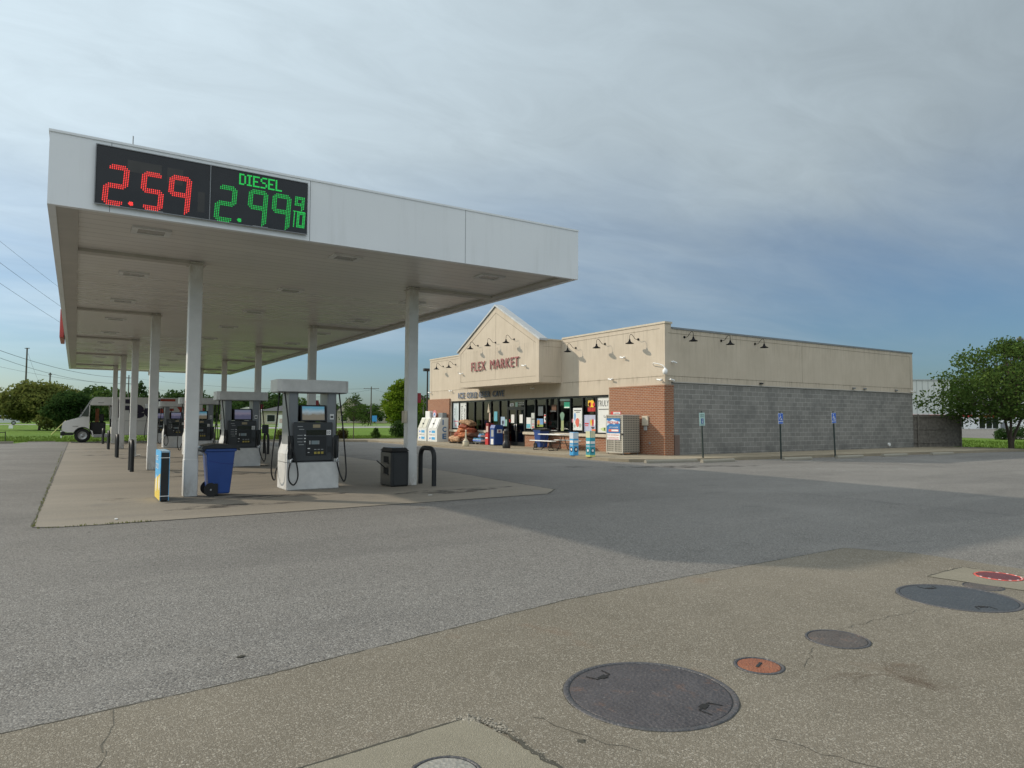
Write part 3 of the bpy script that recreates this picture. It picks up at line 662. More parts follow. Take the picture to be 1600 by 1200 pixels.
def digit(ch, x0, z0, w_, h, m, par, name='digit', k=3, pitch=.0265, slant=.06, dot=.0066):
    """dot matrix numeral: k dots wide strokes on a grid, outer corners cut"""
    mb = MB(); nc = max(k+2, round(w_/pitch)+1); nr = round(h/pitch)+1; mid = (nr-k)//2
    for i in range(nc):
        for j in range(nr):
            T = j >= nr-k; Bt = j < k; Md = mid <= j < mid+k; Lf = i < k; Rt = i >= nc-k; up = j >= mid+k; dn = j < mid
            on = {'2': T or Bt or Md or (Rt and up) or (Lf and dn), '5': T or Bt or Md or (Lf and up) or (Rt and dn), '9': T or Md or (Rt) or (Lf and up), '0': T or Bt or Lf or Rt, '1': abs(i-nc//2) <= (k-1)/2}[ch]
            if not on: continue
            c = k if k > 2 else 1
            e = {'2': ((0, nr-1, 0), (nc-1, nr-1, 1), (nc-1, mid, 1), (0, mid+k-1, 1), (0, 0, 1), (nc-1, 0, 0)), '5': ((0, nr-1, 1), (nc-1, nr-1, 0), (0, mid, 1), (nc-1, mid+k-1, 1), (nc-1, 0, 1), (0, 0, 0)),
                 '9': ((0, nr-1, 1), (nc-1, nr-1, 1), (0, mid, 1)), '0': ((0, 0, 1), (nc-1, 0, 1), (0, nr-1, 1), (nc-1, nr-1, 1)), '1': ()}[ch]
            if any(abs(i-p)+abs(j-q) < c-(1 if kk else 0) for p, q, kk in e): continue
            if ch == '9' and j < k and (nc-1-i) < (k-j)-1 : continue
            if ch == '2' and i < (nr-1-j) and T: continue
            if ch == '2' and Bt and (nc-1-i) < j: continue
            if ch == '5' and T and (nc-1-i) < (nr-1-j): continue
            if ch == '5' and Bt and i < j: continue
            x = x0+i*w_/(nc-1); z = z0+j*h/(nr-1); x += slant*(z-z0); mb.box(x-dot, FY+.004, z-dot*1.15, x+dot, FY+.0125, z+dot*1.15)
    return mb.build(name, m, par)
digit('2', .23, 4.71, .30, .60, LR, DISP1); digit('5', .715, 4.72, .30, .57, LR, DISP1); digit('9', 1.09, 4.73, .30, .58, LR, DISP1)
digit('2', 1.765, 4.71, .30, .58, LG_, DISP2); digit('9', 2.26, 4.725, .29, .58, LG_, DISP2); digit('9', 2.64, 4.725, .29, .58, LG_, DISP2)
digit('9', 3.03, 5.09, .14, .22, LG_, DISP2, k=2, pitch=.026, dot=.0075)
digit('1', 2.965, 4.80, .07, .25, LG_, DISP2, k=2, pitch=.026, dot=.0075); digit('0', 3.065, 4.80, .12, .25, LG_, DISP2, k=2, pitch=.026, dot=.0075)
MB().box(3.0, FY+.004, 5.06, 3.2, FY+.012, 5.068).build('fraction_bar', LG_, DISP2)
for x, m, p in ((.60, LR, DISP1), (2.145, LG_, DISP2)):
    d = MB()
    for i in range(19):
        a = i*2.4; r = .031*math.sqrt(i/18); d.box(x+r*math.cos(a)-.0055, FY+.004, 4.765+r*math.sin(a)-.0055, x+r*math.cos(a)+.0055, FY+.0125, 4.765+r*math.sin(a)+.0055)
    d.build('decimal_point', m, p)
FONT5 = {'D': '1110 1001 1001 1001 1001 1001 1110', 'I': '111 010 010 010 010 010 111', 'E': '1111 1000 1000 1110 1000 1000 1111', 'S': '0111 1000 1000 0110 0001 0001 1110', 'L': '1000 1000 1000 1000 1000 1000 1111'}
mb = MB(); x = 2.14; cw = .0265
for chh in 'DIESEL':
    rws = FONT5[chh].split()
    for j, rw in enumerate(rws):
        for i, b in enumerate(rw):
            if b == '1':
                for ddx in (-.006, .007):
                    X = x+i*cw+ddx; Zz = 5.525-j*.0265; mb.box(X-.0054, FY+.004, Zz-.011, X+.0054, FY+.0125, Zz+.011)
    x += (len(rws[0])+.55)*cw-.0
mb.build('fuel_word', LG_, DISP2)

# ------------------------------------------------------------------ fuel dispensers
def screen_mat(name, top, mid, low):
    t = NT(name); s = t.n('ShaderNodeSeparateXYZ'); t.l(t.tc.outputs['Generated'], s.inputs[0])
    n = t.noise(9, 3, .6); z = t.math('ADD', s.outputs[2], t.math('MULTIPLY', t.math('SUBTRACT', n, .5), .35))
    c = t.mix(t.rng(z, .35, .6), low, mid); c = t.mix(t.rng(z, .6, .9), c, top); t.col(c); t.rough(.2)
    t.l(c, t.b.inputs['Emission Color']); t.b.inputs['Emission Strength'].default_value = .35; return t.m
SCR = [screen_mat('screen_picture', (.10, .30, .42), (.34, .42, .46), (.20, .17, .12)), screen_mat('screen_picture_violet', (.20, .22, .32), (.25, .22, .3), (.12, .12, .2))]
def dispenser(label, x, y, scr, plus=True):
    t = thing('fuel_dispenser', label, 'fuel pump', (x, y, .009), group='fuel dispensers in a row between the columns')
    mb = MB(); mb.box(-.57, -.40, 0, .57, .40, .60, ch=.02)
    pb = mb.build('pedestal', MWH, t); MB().box(-.575, -.402, .595, .575, .402, .603).build('base_seam', MGR, pb)
    for s in (-1, 1):
        pf = [(s*.57, .603), (s*.57, .78), (s*.52, .98), (s*.485, 1.12), (s*.46, 1.12), (s*.46, .603)]
        MB().prism(pf, 'y', -.38, .38).build('side_panel', MWH, t)
        MB().box(s*.32, -.29, .603, s*.52, .29, 2.12, ch=.02).build('pillar', MGR, t)
    MB().box(-.42, -.375, .603, .42, .375, 1.45, ch=.015).build('cabinet', MDK, t)
    for sd in (-1, 1):        # the two selling faces
        def B(x0, z0, x1, z1, d, m, name, par, ch=0, base=.375):
            X0, X1 = (x0, x1) if sd < 0 else (-x1, -x0); return MB().box(X0, sd*(base), z0, X1, sd*(base+d), z1, ch=ch).build(name, m, par)
        fp = B(-.44, .62, .40, 1.46, .03, MDK, 'face_panel', t, .008)
        ins = B(-.17, .74, .27, 1.15, .012, MBP, 'keypad_panel', fp, .004, .4055)
        B(-.17, 1.18, .26, 1.29, .006, mat('display_glass', (.01, .011, .012), .12, var=0), 'amount_display', fp, 0, .4055)
        B(-.03, 1.34, .13, 1.41, .003, mat('tan_sticker', (.36, .30, .19), .6), 'price_sticker', fp, 0, .4055)
        B(-.06, .98, .10, 1.06, .004, mat('small_lcd', (.22, .27, .29), .3), 'card_display', fp, 0, .418)
        for k in range(2): B(-.11+k*.19, .98, -.08+k*.19, 1.06, .004, MLG, 'key_column', fp, 0, .418)
        for k in range(3):
            B(.0+k*.075, .77, .055+k*.075, .82, .008, mat('grade_button', (.42, .33, .06), .4), 'grade_button', fp, .004, .418)
            B(.0+k*.075, .86, .05+k*.075, .875, .003, MLG, 'grade_label', fp, 0, .418)
        B(-.14, .88, -.09, .90, .003, MW, 'small_label', fp, 0, .418); B(-.14, .80, -.10, .81, .003, MW, 'small_label', fp, 0, .418)
        for k, (lx, lz) in enumerate(((-.36, 1.36), (-.33, 1.30), (-.36, 1.17), (-.36, 1.10), (-.36, 1.03), (-.33, .97))): B(lx, lz, lx+.11, lz+.012, .002, MLG, 'small_label', fp, 0, .4055)
        for k in range(3): B(-.22, 1.03+k*.068, -.18, 1.05+k*.068, .003, MW, 'card_guide', fp, .001, .4055)
        st = B(.27, 1.18, .37, 1.29, .002, MW, 'octane_sticker', fp, 0, .4055)
        if sd < 0: text('10', 'octane_number', MBK, st, (.285, -.409, 1.20), *YN, w_=.065, h=.07, ext=.001)
        B(.30, .80, .38, .93, .012, MBP, 'receipt_slot', fp, .003, .4055)
        for s in (-1, 1):
            bt = B(s*.5-.055, .66, s*.5+.055, 1.17, .02, MBP, 'nozzle_boot', t, .01, .375)
            X = (s*.5)*(1 if sd < 0 else -1); yy = sd*.44
            nz = MB(); nz.tube(smooth_path([(X, yy, .68), (X, yy-sd*.0, .86), (X+.01, yy-sd*.02, 1.0), (X+.015, yy-sd*.05, 1.08)], 4), .026, 8, rs=None); nz.tube([(X-.03, yy+sd*.02, .76), (X-.035, yy+sd*.02, .98)], .008, 5)
            nz.build('nozzle', MBP, t)
            MB().tube([(X, yy, .585), (X, yy, .635), (X+.03, yy, .68)], .022, 8).build('swivel', MCHR, t)
    # monitor on top of the cabinet, facing both ways
    for sd in (-1, 1):
        f = MB(); f.box(-.28, -.02, 0, .28, .02, .37, ch=.012); fo = f.build('monitor', MBP, t); fo.location = (.03, sd*.22, 1.47); fo.rotation_euler = (R(8)*sd, 0, 0)
        sc_ = MB(); sc_.box(-.245, sd*.0205, .035, .245, sd*.0225, .335); so = sc_.build('screen', scr, fo)
    MB().box(-.05, -.2, 1.45, .08, .2, 1.5).build('monitor_stand', MBP, t)
    # hood
    P = []
    for i in range(9):
        u = -1+2*i/8; P.append((u*.70, -.37-.07*(1-u*u)))
    hood = [(-.78, -.30)]+P+[(.78, -.30)]; hood = hood + [(-a, -b) for a, b in hood]
    h = MB(); h.prism(hood, 'z', 2.12, 2.38, smooth=False); ho = h.build('hood', MWH, t)
    MB().prism([(a*.97, b*.94) for a, b in hood], 'z', 2.105, 2.12).build('hood_underside', MGR, ho)
    stk = MB().box(.375, -.2925, 1.52, .465, -.2905, 1.64).build('pillar_sticker', MW, t); MB().box(.39, -.2945, 1.555, .45, -.293, 1.60).build('sticker_print', MDK, stk)
    # hoses
    H = {'left': [(-.60, -.22, 2.11), (-.565, -.36, 1.6), (-.53, -.46, 1.1), (-.40, -.49, .62), (-.36, -.50, .30), (-.44, -.50, .13), (-.54, -.50, .22), (-.55, -.47, .42), (-.505, -.44, .60)],
         'left2': [(-.62, .15, 2.11), (-.70, .0, 1.5), (-.78, -.05, .9), (-.80, -.02, .45), (-.74, .08, .24), (-.66, .22, .2), (-.62, .36, .35), (-.505, .44, .60)],
         'right': [(.60, -.22, 2.11), (.66, -.32, 1.4), (.70, -.42, .7), (.71, -.46, .32), (.66, -.48, .16), (.58, -.48, .28), (.53, -.46, .45), (.505, -.44, .60)],
         'right2': [(.62, .1, 2.11), (.68, .2, 1.3), (.72, .42, .5), (.64, .48, .2), (.56, .47, .35), (.505, .44, .60)]}
    for k, p in H.items(): MB().tube(smooth_path(p, 7), .0165, 8).build('hose', MRUB, t)
    return t
DSP = dispenser('nearest fuel dispenser with white base and blue landscape screen', 4.40, 15.33, SCR[0])
def dcopy(label, y, scr, x=4.40):
    c = copy_tree(DSP); c['label'] = label; c.location = (x, y, .009)
    for k in kids(c):
        if k.name.startswith('monitor') and 'stand' not in k.name:
            for s in kids(k): s.data = s.data.copy(); s.data.materials[0] = scr
    return c
d2 = dcopy('second fuel dispenser from the front with violet screen and square black box on its hose', 23.4, SCR[1], 4.5)
MB().box(.60, -.42, 1.05, .80, -.32, 1.33, ch=.02).build('hose_box', MBP, d2)
dcopy('third fuel dispenser from the front, half hidden by the first left column', 31.5, SCR[0]); dcopy('fourth fuel dispenser from the front, just left of the first left column', 39.6, SCR[1])
dcopy('farthest fuel dispenser, right beside the second left column', 47.5, SCR[1])

# ------------------------------------------------------------------ things on the pad
def hoop(label, x, y, h=.86, w_=.74, r=.055):
    pts = [(0, -w_/2, 0), (0, -w_/2, h-.22)]
    for k in range(7): a = math.pi-k*math.pi/2/6; pts.append((0, -w_/2+.22+.22*math.cos(a), h-.22+.22*math.sin(a)))
    for k in range(7): a = math.pi/2-k*math.pi/2/6; pts.append((0, w_/2-.22+.22*math.cos(a), h-.22+.22*math.sin(a)))
    pts.append((0, w_/2, 0)); mb = MB(); mb.tube(pts, r, 12); o = mb.build('bollard_hoop', MBK, None, (x, y, .009))
    tag(o, label, 'bollard', 'U-shaped pipe guards beside the canopy columns'); return o
ordn = ['first', 'second', 'third', 'fourth', 'farthest']
for i, y in enumerate(ROW):
    if i: hoop(f'black U-shaped pipe guard seen edge-on left of the {ordn[i]} left-hand column', 1.40, y-.25)
    hoop(('large black U-shaped pipe guard right of the nearest right-hand column' if i == 0 else f'black U-shaped pipe guard by the {ordn[i]} right-hand column'), 7.02, y-.14)
hoop('black pipe guard under a blue and yellow printed sleeve by the first left column', 1.42, ROW[0]-.33)
# printed sleeve over the hoop of the first column
sl = thing('advertising_sleeve', 'blue and yellow printed sleeve over the pipe guard by the front left column', 'sign', (1.42, ROW[0]-.33, .009))
m_ = MB(); m_.box(-.075, -.46, .02, -.066, .46, .93); pnl = m_.build('printed_panel', MSKY, sl)
m_ = MB(); m_.box(-.0765, -.458, .022, -.0755, .458, .36); m_.prism([(.458, .36), (-.458, .36), (-.458, .52)], 'x', -.0765, -.0755); m_.build('yellow_field', MYEL, pnl)
text('ICE', 'sleeve_word', MW, pnl, (-.0785, .36, .74), *XN, w_=.42, h=.09, ext=.002); text('COLD', 'sleeve_word', MW, pnl, (-.0785, .36, .58), *XN, w_=.5, h=.1, ext=.002)
m_ = MB(); m_.prism([(-.30+.1*math.cos(a), .33+.13*math.sin(a)) for a in np.linspace(0, 6.1, 14)], 'x', -.079, -.0775); m_.prism([(.2+.09*math.cos(a), .30+.16*math.sin(a)) for a in np.linspace(0, 6.1, 14)], 'x', -.079, -.0775); m_.build('printed_cup', MW, pnl)
MB().box(.066, -.46, .02, .075, .46, .93).build('printed_panel', MSKY, sl)
MB().box(-.066, -.455, .90, .066, .455, .93).build('sleeve_top', mat('print_pale_blue', (.35, .5, .62), .5), sl)
for z in (.10, .80): MB().box(-.079, -.463, z, .078, -.4605, z+.012).build('strap', MW, sl)
m_ = MB(); m_.box(-.0655, -.456, .03, .0655, -.44, .895); m_.build('end_cover', MBP, sl)

# blue wheeled bin
bn = thing('wheeled_bin', 'blue wheeled bin with black lid beside the front left column', 'bin', (2.45, 14.82, .009))
def taper(mb, x0, x1, y0, y1, z0, X0, X1, Y0, Y1, z1, mi=0):
    mb.add([(x0, y0, z0), (x1, y0, z0), (x1, y1, z0), (x0, y1, z0), (X0, Y0, z1), (X1, Y0, z1), (X1, Y1, z1), (X0, Y1, z1)], [(3, 2, 1, 0), (4, 5, 6, 7), (0, 1, 5, 4), (1, 2, 6, 5), (2, 3, 7, 6), (3, 0, 4, 7)], mi)
def wheeled_bin(t, lid=True, s=1):
    m = MB(); taper(m, -.22*s, .22*s, -.22*s, .22*s, .04*s, -.30*s, .31*s, -.29*s, .29*s, .92*s)
    b = m.build('body', MBL, t); bv = b.modifiers.new('b', 'BEVEL'); bv.width = .035*s; bv.segments = 3
    r = MB(); r.box(-.32*s, -.31*s, .88*s, .33*s, .31*s, .94*s, ch=.012); rr = r.build('rim', MBL, t)
    g = MB(); g.prism([(-.275*s, .70*s), (-.2*s, .685*s), (.05*s, .635*s), (.28*s, .625*s), (.28*s, .634*s), (.05*s, .645*s), (-.2*s, .695*s), (-.275*s, .71*s)], 'y', -.273*s, -.267*s); g.build('moulded_line', mat('deep_blue', (.018, .035, .2), .5), t)
    l = MB(); P = [(-.42*s, .93*s), (-.38*s, .99*s), (-.15*s, 1.03*s), (.15*s, 1.02*s), (.38*s, .965*s), (.40*s, .90*s), (.36*s, .90*s), (.34*s, .942*s), (-.30*s, .942*s)]
    l.prism(P, 'y', -.33*s, .33*s); lo = l.build('lid', MBP, t); bv = lo.modifiers.new('b', 'BEVEL'); bv.width = .01; bv.segments = 2
    h = MB(); h.tube([(-.31*s, -.24*s, .88*s), (-.42*s, -.24*s, .90*s), (-.42*s, .24*s, .90*s), (-.31*s, .24*s, .88*s)], .018*s, 8); h.build('handle', MBP, t)
    MB().box(-.33*s, -.28*s, .84*s, -.25*s, .28*s, .90*s, ch=.01).build('handle_shelf', MBL, t)
    for sd in (-1, 1):
        wl = MB(); wl.cone((-.19*s, sd*.225*s, .135*s), (-.19*s, sd*.275*s, .135*s), .135*s, .135*s, 24); wo = wl.build('wheel', MRUB, t); MB().cone((-.19*s, sd*.276*s, .135*s), (-.19*s, sd*.284*s, .135*s), .02*s, .015*s, 10).build('hub', MLG, wo)
        MB().box(-.16*s, sd*.222*s, .02*s, -.04*s, sd*.262*s, .25*s, ch=.01).build('wheel_housing', MBP, t)
wheeled_bin(bn); bn.scale = (.88, 1, 1)
# black refuse and squeegee station
tr = thing('refuse_station', 'black plastic waste bin with squeegee handle beside the front right column', 'bin', (6.28, 14.93, .009))
m_ = MB(); m_.box(-.22, -.33, 0, .22, .33, .80, ch=.03); m_.build('body', MBP, tr)
m_ = MB(); taper(m_, -.225, .225, -.335, .335, .80, -.17, .17, -.26, .26, .88); m_.build('top', MBP, tr)
for z in (.36, .62):
    MB().box(-.228, -.17, z-.075, -.2205, .1, z+.06).build('opening', mat('slot_black', (.006, .006, .006), .9, var=0), tr); MB().box(-.245, -.18, z-.1, -.22, .12, z-.078, ch=.006).build('opening_lip', MBP, tr)
m_ = MB(); m_.box(-.15, -.338, .05, .15, -.3305, .72); m_.build('door', mat('bin_panel', (.022, .023, .024), .5, var=.1), tr)
sq = MB(); sq.tube([(6.12, 14.92, .36), (5.82, 14.86, .60)], .013, 8); tag(sq.build('squeegee_handle', MBP), 'black squeegee handle leaning out of the waste bin slot', 'squeegee')
tag(MB().box(6.08, 12.66, .0125, 6.16, 12.71, .0155, ch=.001).build('litter', MW), 'small scrap of white paper on the dark pad right of the pumps', 'litter')
tag(MB().box(2.1, 31.6, .012, 2.28, 31.75, .05, ch=.01).build('litter', MW), 'small white paper scrap by the third left pipe guard', 'litter')
tag(MB().box(.55, 11.98, .0115, .59, 12.02, .03, ch=.004).build('litter', MW), 'tiny white scrap at the front left corner of the pad', 'litter')

# ------------------------------------------------------------------ the store
FX = 20.22; SY = 20.15; BX1 = 39.3; NY = 42.15; GX = 18.87
st = thing('convenience_store', 'tan and brick shop with a gable, lettered FLEX MARKET and ICE COLD BEER CAVE', 'building', (0, 0, 0))
ZT = 2.69   # top of the glazing
mb = MB(); mb.box(FX, SY, ZT, FX+.35, NY, 5.52); mb.box(FX+.35, SY, 3.14, BX1, SY+.35, 5.32); mb.box(BX1-.35, SY+.35, .12, BX1, NY, 5.3); mb.box(FX+.35, NY-.3, .12, BX1-.35, NY, 5.3)
mb.box(FX, 38.99, .12, FX+.35, NY, ZT); mb.box(FX, SY, .12, FX+.35, 23.66, ZT)
mb.build('stucco_wall', ME, st)
mb = MB()   # roof and copings
mb.box(FX+.35, SY+.35, 5.0, BX1-.35, NY-.3, 5.1); mb.build('roof', MGR, st)
for ya, yb in ((SY-.03, 27.15), (35.5, NY+.03)): MB().box(FX-.03, ya, 5.52, FX+.4, yb, 5.60).build('coping', MCRM, st)
mb = MB(); mb.box(FX+.4, SY-.03, 5.32, BX1+.03, SY+.4, 5.395); mb.box(BX1-.37, SY+.4, 5.3, BX1+.03, NY, 5.37); mb.build('side_coping', MDKM, st)
mb = MB(); e = .004   # reveals scored into the stucco, modelled as proud dark lines a few mm deep
MREV = mat('stucco_reveal', (.20, .165, .12), .95, var=.3, vs=4)
class RL:
    def __init__(s, par): s.p = par
    def box(s, *a): MB().box(*a).build('reveal_line', MREV, s.p)
    def prism(s, *a): MB().prism(*a).build('reveal_line', MREV, s.p)
mb = RL(st)
def rev_x(y0, y1, z, X=FX): mb.box(X-e, y0, z-.008, X, y1, z+.008)
rev_x(20.45, 27.1, 5.33); rev_x(20.2, 27.1, 3.36); rev_x(35.5, 41.9, 5.36); rev_x(35.5, 42.1, 3.40)
mb.box(FX-e, 41.87, 3.40, FX, 41.885, 5.36); 
mb.box(20.4, SY-e, 5.13, 39.05, SY, 5.145); mb.box(20.3, SY-e, 3.36, 39.3, SY, 3.375); mb.box(39.04, SY-e, 3.37, 39.055, SY, 5.13); mb.box(29.3, SY-e, 3.37, 29.31, SY, 5.13)
mb = MB(); mb.box(20.64, SY-.02, 3.10, BX1+.02, SY, 3.14); mb.build('drip_edge', MTRIM, st)
mb = MB(); mb.box(20.62, SY+.03, .12, BX1-.02, SY+.3, 3.10); mb.build('block_wall', MCMU, st)
mb = MB(); mb.box(FX-.1, SY-.06, .12, FX+.42, 23.5, 2.93); mb.box(FX-.115, SY-.075, 2.93, FX+.43, 23.51, 3.0); mb.box(FX-.1, 39.07, .12, FX, NY+.04, 2.86)
mb.box(FX+.02, 23.62, .12, FX+.3, 30.5, .76); mb.box(FX+.02, 32.4, .12, FX+.3, 39.0, .76)
mb.build('brickwork', MBR, st)
for a, b in ((23.5, 30.58), (32.33, 39.07)): MB().box(FX-.08, a, .76, FX+.3, b, .90, ch=.012).build('window_sill', MCRM, st)
# gable
gz = 3.36; ge = 5.44; ga = 7.62; y0, y1, ym = 27.22, 35.5, 31.3
g = MB(); g.prism([(y0, gz), (y1, gz), (y1, ge), (ym, ga), (y0, ge)], 'x', GX, GX+.36); g.box(GX+.36, y0, gz, FX-.001, y1, ge); gb = g.build('gable', ME, st)
mb = RL(gb); X = GX
def rl(pa, pb, w0=.012):
    a = Vector(pa); b = Vector(pb); d = (b-a).normalized(); n = Vector((-d.y, d.x))*w0/2
    mb.prism([tuple(a+n), tuple(a-n), tuple(b-n), tuple(b+n)], 'x', X-e, X)
rl((y0+.3, gz+.32), (y1-.3, gz+.32)); rl((y1-.3, gz+.32), (y1-.3, ge-.12), .03); rl((y1-.3, ge-.12), (ym, ga-.36), .03); rl((ym, ga-.36), (y0+.3, ge-.12), .018); rl((ym+.02, gz+.32), (ym+.02, ga-.36), .008)
mb.box(GX+.25, y0-e, 5.12, FX-.05, y0, 5.13); mb.box(GX+.25, y0-e, 3.66, FX-.05, y0, 3.67)
for (ya, yb) in ((y0-.12, ym), (y1+.12, ym)):
    s = .5; a = Vector((ya, ge-.03)); b = Vector((ym, ga+.0)); up = Vector((0, .10)); c = MB()
    c.prism([tuple(a), tuple(b), tuple(b+up), tuple(a+up)], 'x', GX-.07, GX+.42); c.build('gable_coping', MLG, gb)
for ya, yb in ((y0-.03, y0+.25), (y1-.25, y1+.03)): MB().box(GX+.42, ya, ge, FX-.03, yb, ge+.07).build('return_coping', MCRM, gb)
for wd_, ya, yb in (('FLEX', 33.86, 32.30), ('MARKET', 31.78, 28.93)): text(wd_, 'sign_word', MREDF, gb, (GX-.04, ya, 4.245), *XN, w_=ya-yb, h=.5, ext=.035, off=.0, sp=1.15)
for wd_, ya, yb in (('ICE', 37.92, 37.12), ('COLD', 36.82, 35.55), ('BEER', 35.27, 34.02), ('CAVE', 33.74, 32.52)): text(wd_, 'sign_word', MNAVY, st, (FX-.04, ya, 2.84), *XN, w_=ya-yb, h=.35, ext=.035, off=.004, sp=1.15)
# glazing: posts, rails, panes
ys = [39.0, 38.05, 37.08, 36.1, 35.15, 34.15, 33.2, 32.33, 31.45, 30.58, 29.62, 28.6, 27.6, 26.58, 25.62, 24.63, 23.66]
GXX = FX+.13
mb = MB(); mb.box(FX+.05, 23.62, 2.60, FX+.2, 39.03, 2.688)
mb.build('window_frame', MALU, st)
for i, y in enumerate(ys):
    z0 = .90 if not (6 < i < 9) else .12
    if i == 8: continue
    MB().box(FX+.06, y-.035, z0, FX+.19, y+.035, 2.60).build('mullion', MALU, st)
for i in range(16):
    a, b = ys[i+1]+.035, ys[i]-.035
    if i in (7, 8): continue
    MB().box(FX+.07, a, .90, FX+.18, b, .96).build('bottom_rail', MALU, st)
    pn = MB(); pn.quad((GXX, b, .96), (GXX, a, .96), (GXX, a, 2.60), (GXX, b, 2.60)); pn.build('window_pane', MGL, st)
pn = MB(); a, b = 30.615, 32.295; MB().box(FX+.06, a, 2.16, FX+.19, b, 2.23).build('transom', MALU, st); pn.quad((GXX, b, 2.23), (GXX, a, 2.23), (GXX, a, 2.60), (GXX, b, 2.60)); pn.build('window_pane', MGL, st)
for (a, b, hy) in ((31.46, 32.29, 31.56), (30.62, 31.45, 31.35)):
    d = MB(); d.box(FX+.08, a, .13, FX+.16, a+.07, 2.155); d.box(FX+.08, b-.07, .13, FX+.16, b, 2.155); d.box(FX+.08, a+.07, .13, FX+.16, b-.07, .33); d.box(FX+.08, a+.07, 2.08, FX+.16, b-.07, 2.155)
    do = d.build('door', MALU, st); p = MB(); p.quad((GXX, b-.07, .33), (GXX, a+.07, .33), (GXX, a+.07, 2.08), (GXX, b-.07, 2.08)); p.build('door_pane', MGL, do)
    MB().tube([(FX+.08, hy, .95), (FX+.03, hy, .97), (FX+.03, hy, 1.30), (FX+.08, hy, 1.32)], .013, 6).build('door_handle', MCHR, do)
    MB().box(FX+.115, (a+b)/2-.17, 1.36, FX+.125, (a+b)/2+.14, 1.82).build('notice', MW, do)
# interior seen through the glass
MIN = mat('shop_inside_wall', (.16, .155, .14), .9, var=.1); MFL = mat('shop_floor_tile', (.22, .21, .19), .5, var=.1)
mb = MB(); mb.box(FX+.35, 22.2, .12, 30, 41.5, .125); mb.build('shop_floor', MFL, st)
mb = MB(); mb.box(29.8, 22.2, .125, 29.9, 41.5, 3.2); mb.box(FX+.35, 22.1, .125, 29.8, 22.2, 3.2); mb.box(FX+.35, 41.5, .125, 29.8, 41.6, 3.2); mb.box(FX+.35, 22.2, 3.1, 29.8, 41.5, 3.2); mb.build('shop_inside_wall', MIN, st)
rs_ = random.Random(3); goods = [mat('goods_green', (.03, .16, .08), .4), mat('goods_white', (.5, .5, .47), .5), MRED, MYEL, MBLU2, mat('goods_brown', (.14, .07, .03), .6)]
for k, yy in enumerate((37.8, 36.0, 34.2, 29.3, 27.6, 25.3)):
    s = MB(); s.box(21.0, yy-.45, .13, 21.5, yy+.45, .2); 
    for z in (.5, .85, 1.2): s.box(21.0, yy-.45, z, 21.5, yy+.45, z+.025)
    s.box(21.23, yy-.45, .2, 21.27, yy+.45, 1.5); so = s.build('display_shelf', MGR, st)
    for z in (.225, .55, .90, 1.25):
        for gi in range(3):
            g_ = MB(); 
            for j in range(4): y_ = yy-.4+(gi*4+j)*.067; hh = rs_.uniform(.12, .24); g_.box(21.02, y_, z, 21.1, y_+.05, z+hh, ch=.01)
            g_.build('goods', goods[rs_.randrange(6)], so)
# posters behind the glass: y from, y to, z from, z to, material
PX = GXX-.012
def poster(y0, y1, z0, z1, m, name='poster', par=None): return MB().box(PX-.002, y0, z0, PX+.004, y1, z1).build(name, m, par or st)
def pbit(par, y0, y1, z0, z1, m, name='print', d=.003): return MB().box(PX-.002-d, y0, z0, PX-.0025, y1, z1).build(name, m, par)
def pblob(par, y, z, ry, rz, m, name='print', n=14, d=.003, ph=0):
    return MB().prism([(y+ry*math.cos(2*math.pi*i/n)*(1+.18*math.sin(3*2*math.pi*i/n+ph)), z+rz*math.sin(2*math.pi*i/n)) for i in range(n)], 'x', PX-.002-d, PX-.0025).build(name, m, par)
MPBL = mat('pale_poster', (.55, .63, .66), .5, var=.05)
p = poster(38.14, 38.93, .99, 2.58, MPBL); 
MB().prism([(38.53+.2*math.cos(a), 1.95+.45*math.sin(a)) for a in np.linspace(0, 6.28, 24)[:-1]] , 'x', PX-.0045, PX-.0025).build('print_oval', mat('poster_grey_line', (.42, .5, .52), .6), p)
text('TAP', 'poster_word', MBK, p, (PX-.005, 38.62, 1.75), (0, 0, 1), (0, 1, 0), w_=.5, h=.12, ext=.001); pbit(p, 38.25, 38.8, 1.38, 1.46, mat('poster_pink', (.6, .25, .3), .5)); pbit(p, 38.45, 38.6, 1.12, 1.28, mat('poster_pink', (.6, .25, .3), .5))
p = poster(37.16, 37.98, .99, 2.58, mat('poster_white_panel', (.62, .64, .62), .5, var=.04))
text('TOBACCO', 'poster_word', MBK, p, (PX-.005, 37.86, 1.15), (0, 0, 1), (0, -1, 0), w_=1.2, h=.2, ext=.001); text('VAPOR', 'poster_word', MBK, p, (PX-.005, 37.5, 1.25), (0, 0, 1), (0, -1, 0), w_=1.0, h=.2, ext=.001)
pbit(p, 37.24, 37.34, 2.36, 2.42, MBK); pbit(p, 37.66, 37.78, 2.32, 2.38, MBK)
poster(34.22, 34.42, 1.40, 1.92, mat('poster_cream_pink', (.60, .42, .36), .6)); poster(33.50, 33.86, 1.45, 2.0, mat('poster_cyan', (.12, .42, .52), .5))
MB().prism([(34.35, 1.95), (34.62, 1.95), (34.48, 2.50)], 'x', PX-.002, PX+.003).build('banner', MCRM, st)
p = poster(32.68, 33.12, 1.18, 1.70, mat('poster_pale_blue', (.35, .48, .62), .5)); pblob(p, 32.88, 1.37, .1, .13, MPUR); poster(32.38, 32.64, 1.18, 1.55, mat('poster_mint', (.25, .5, .42), .5))
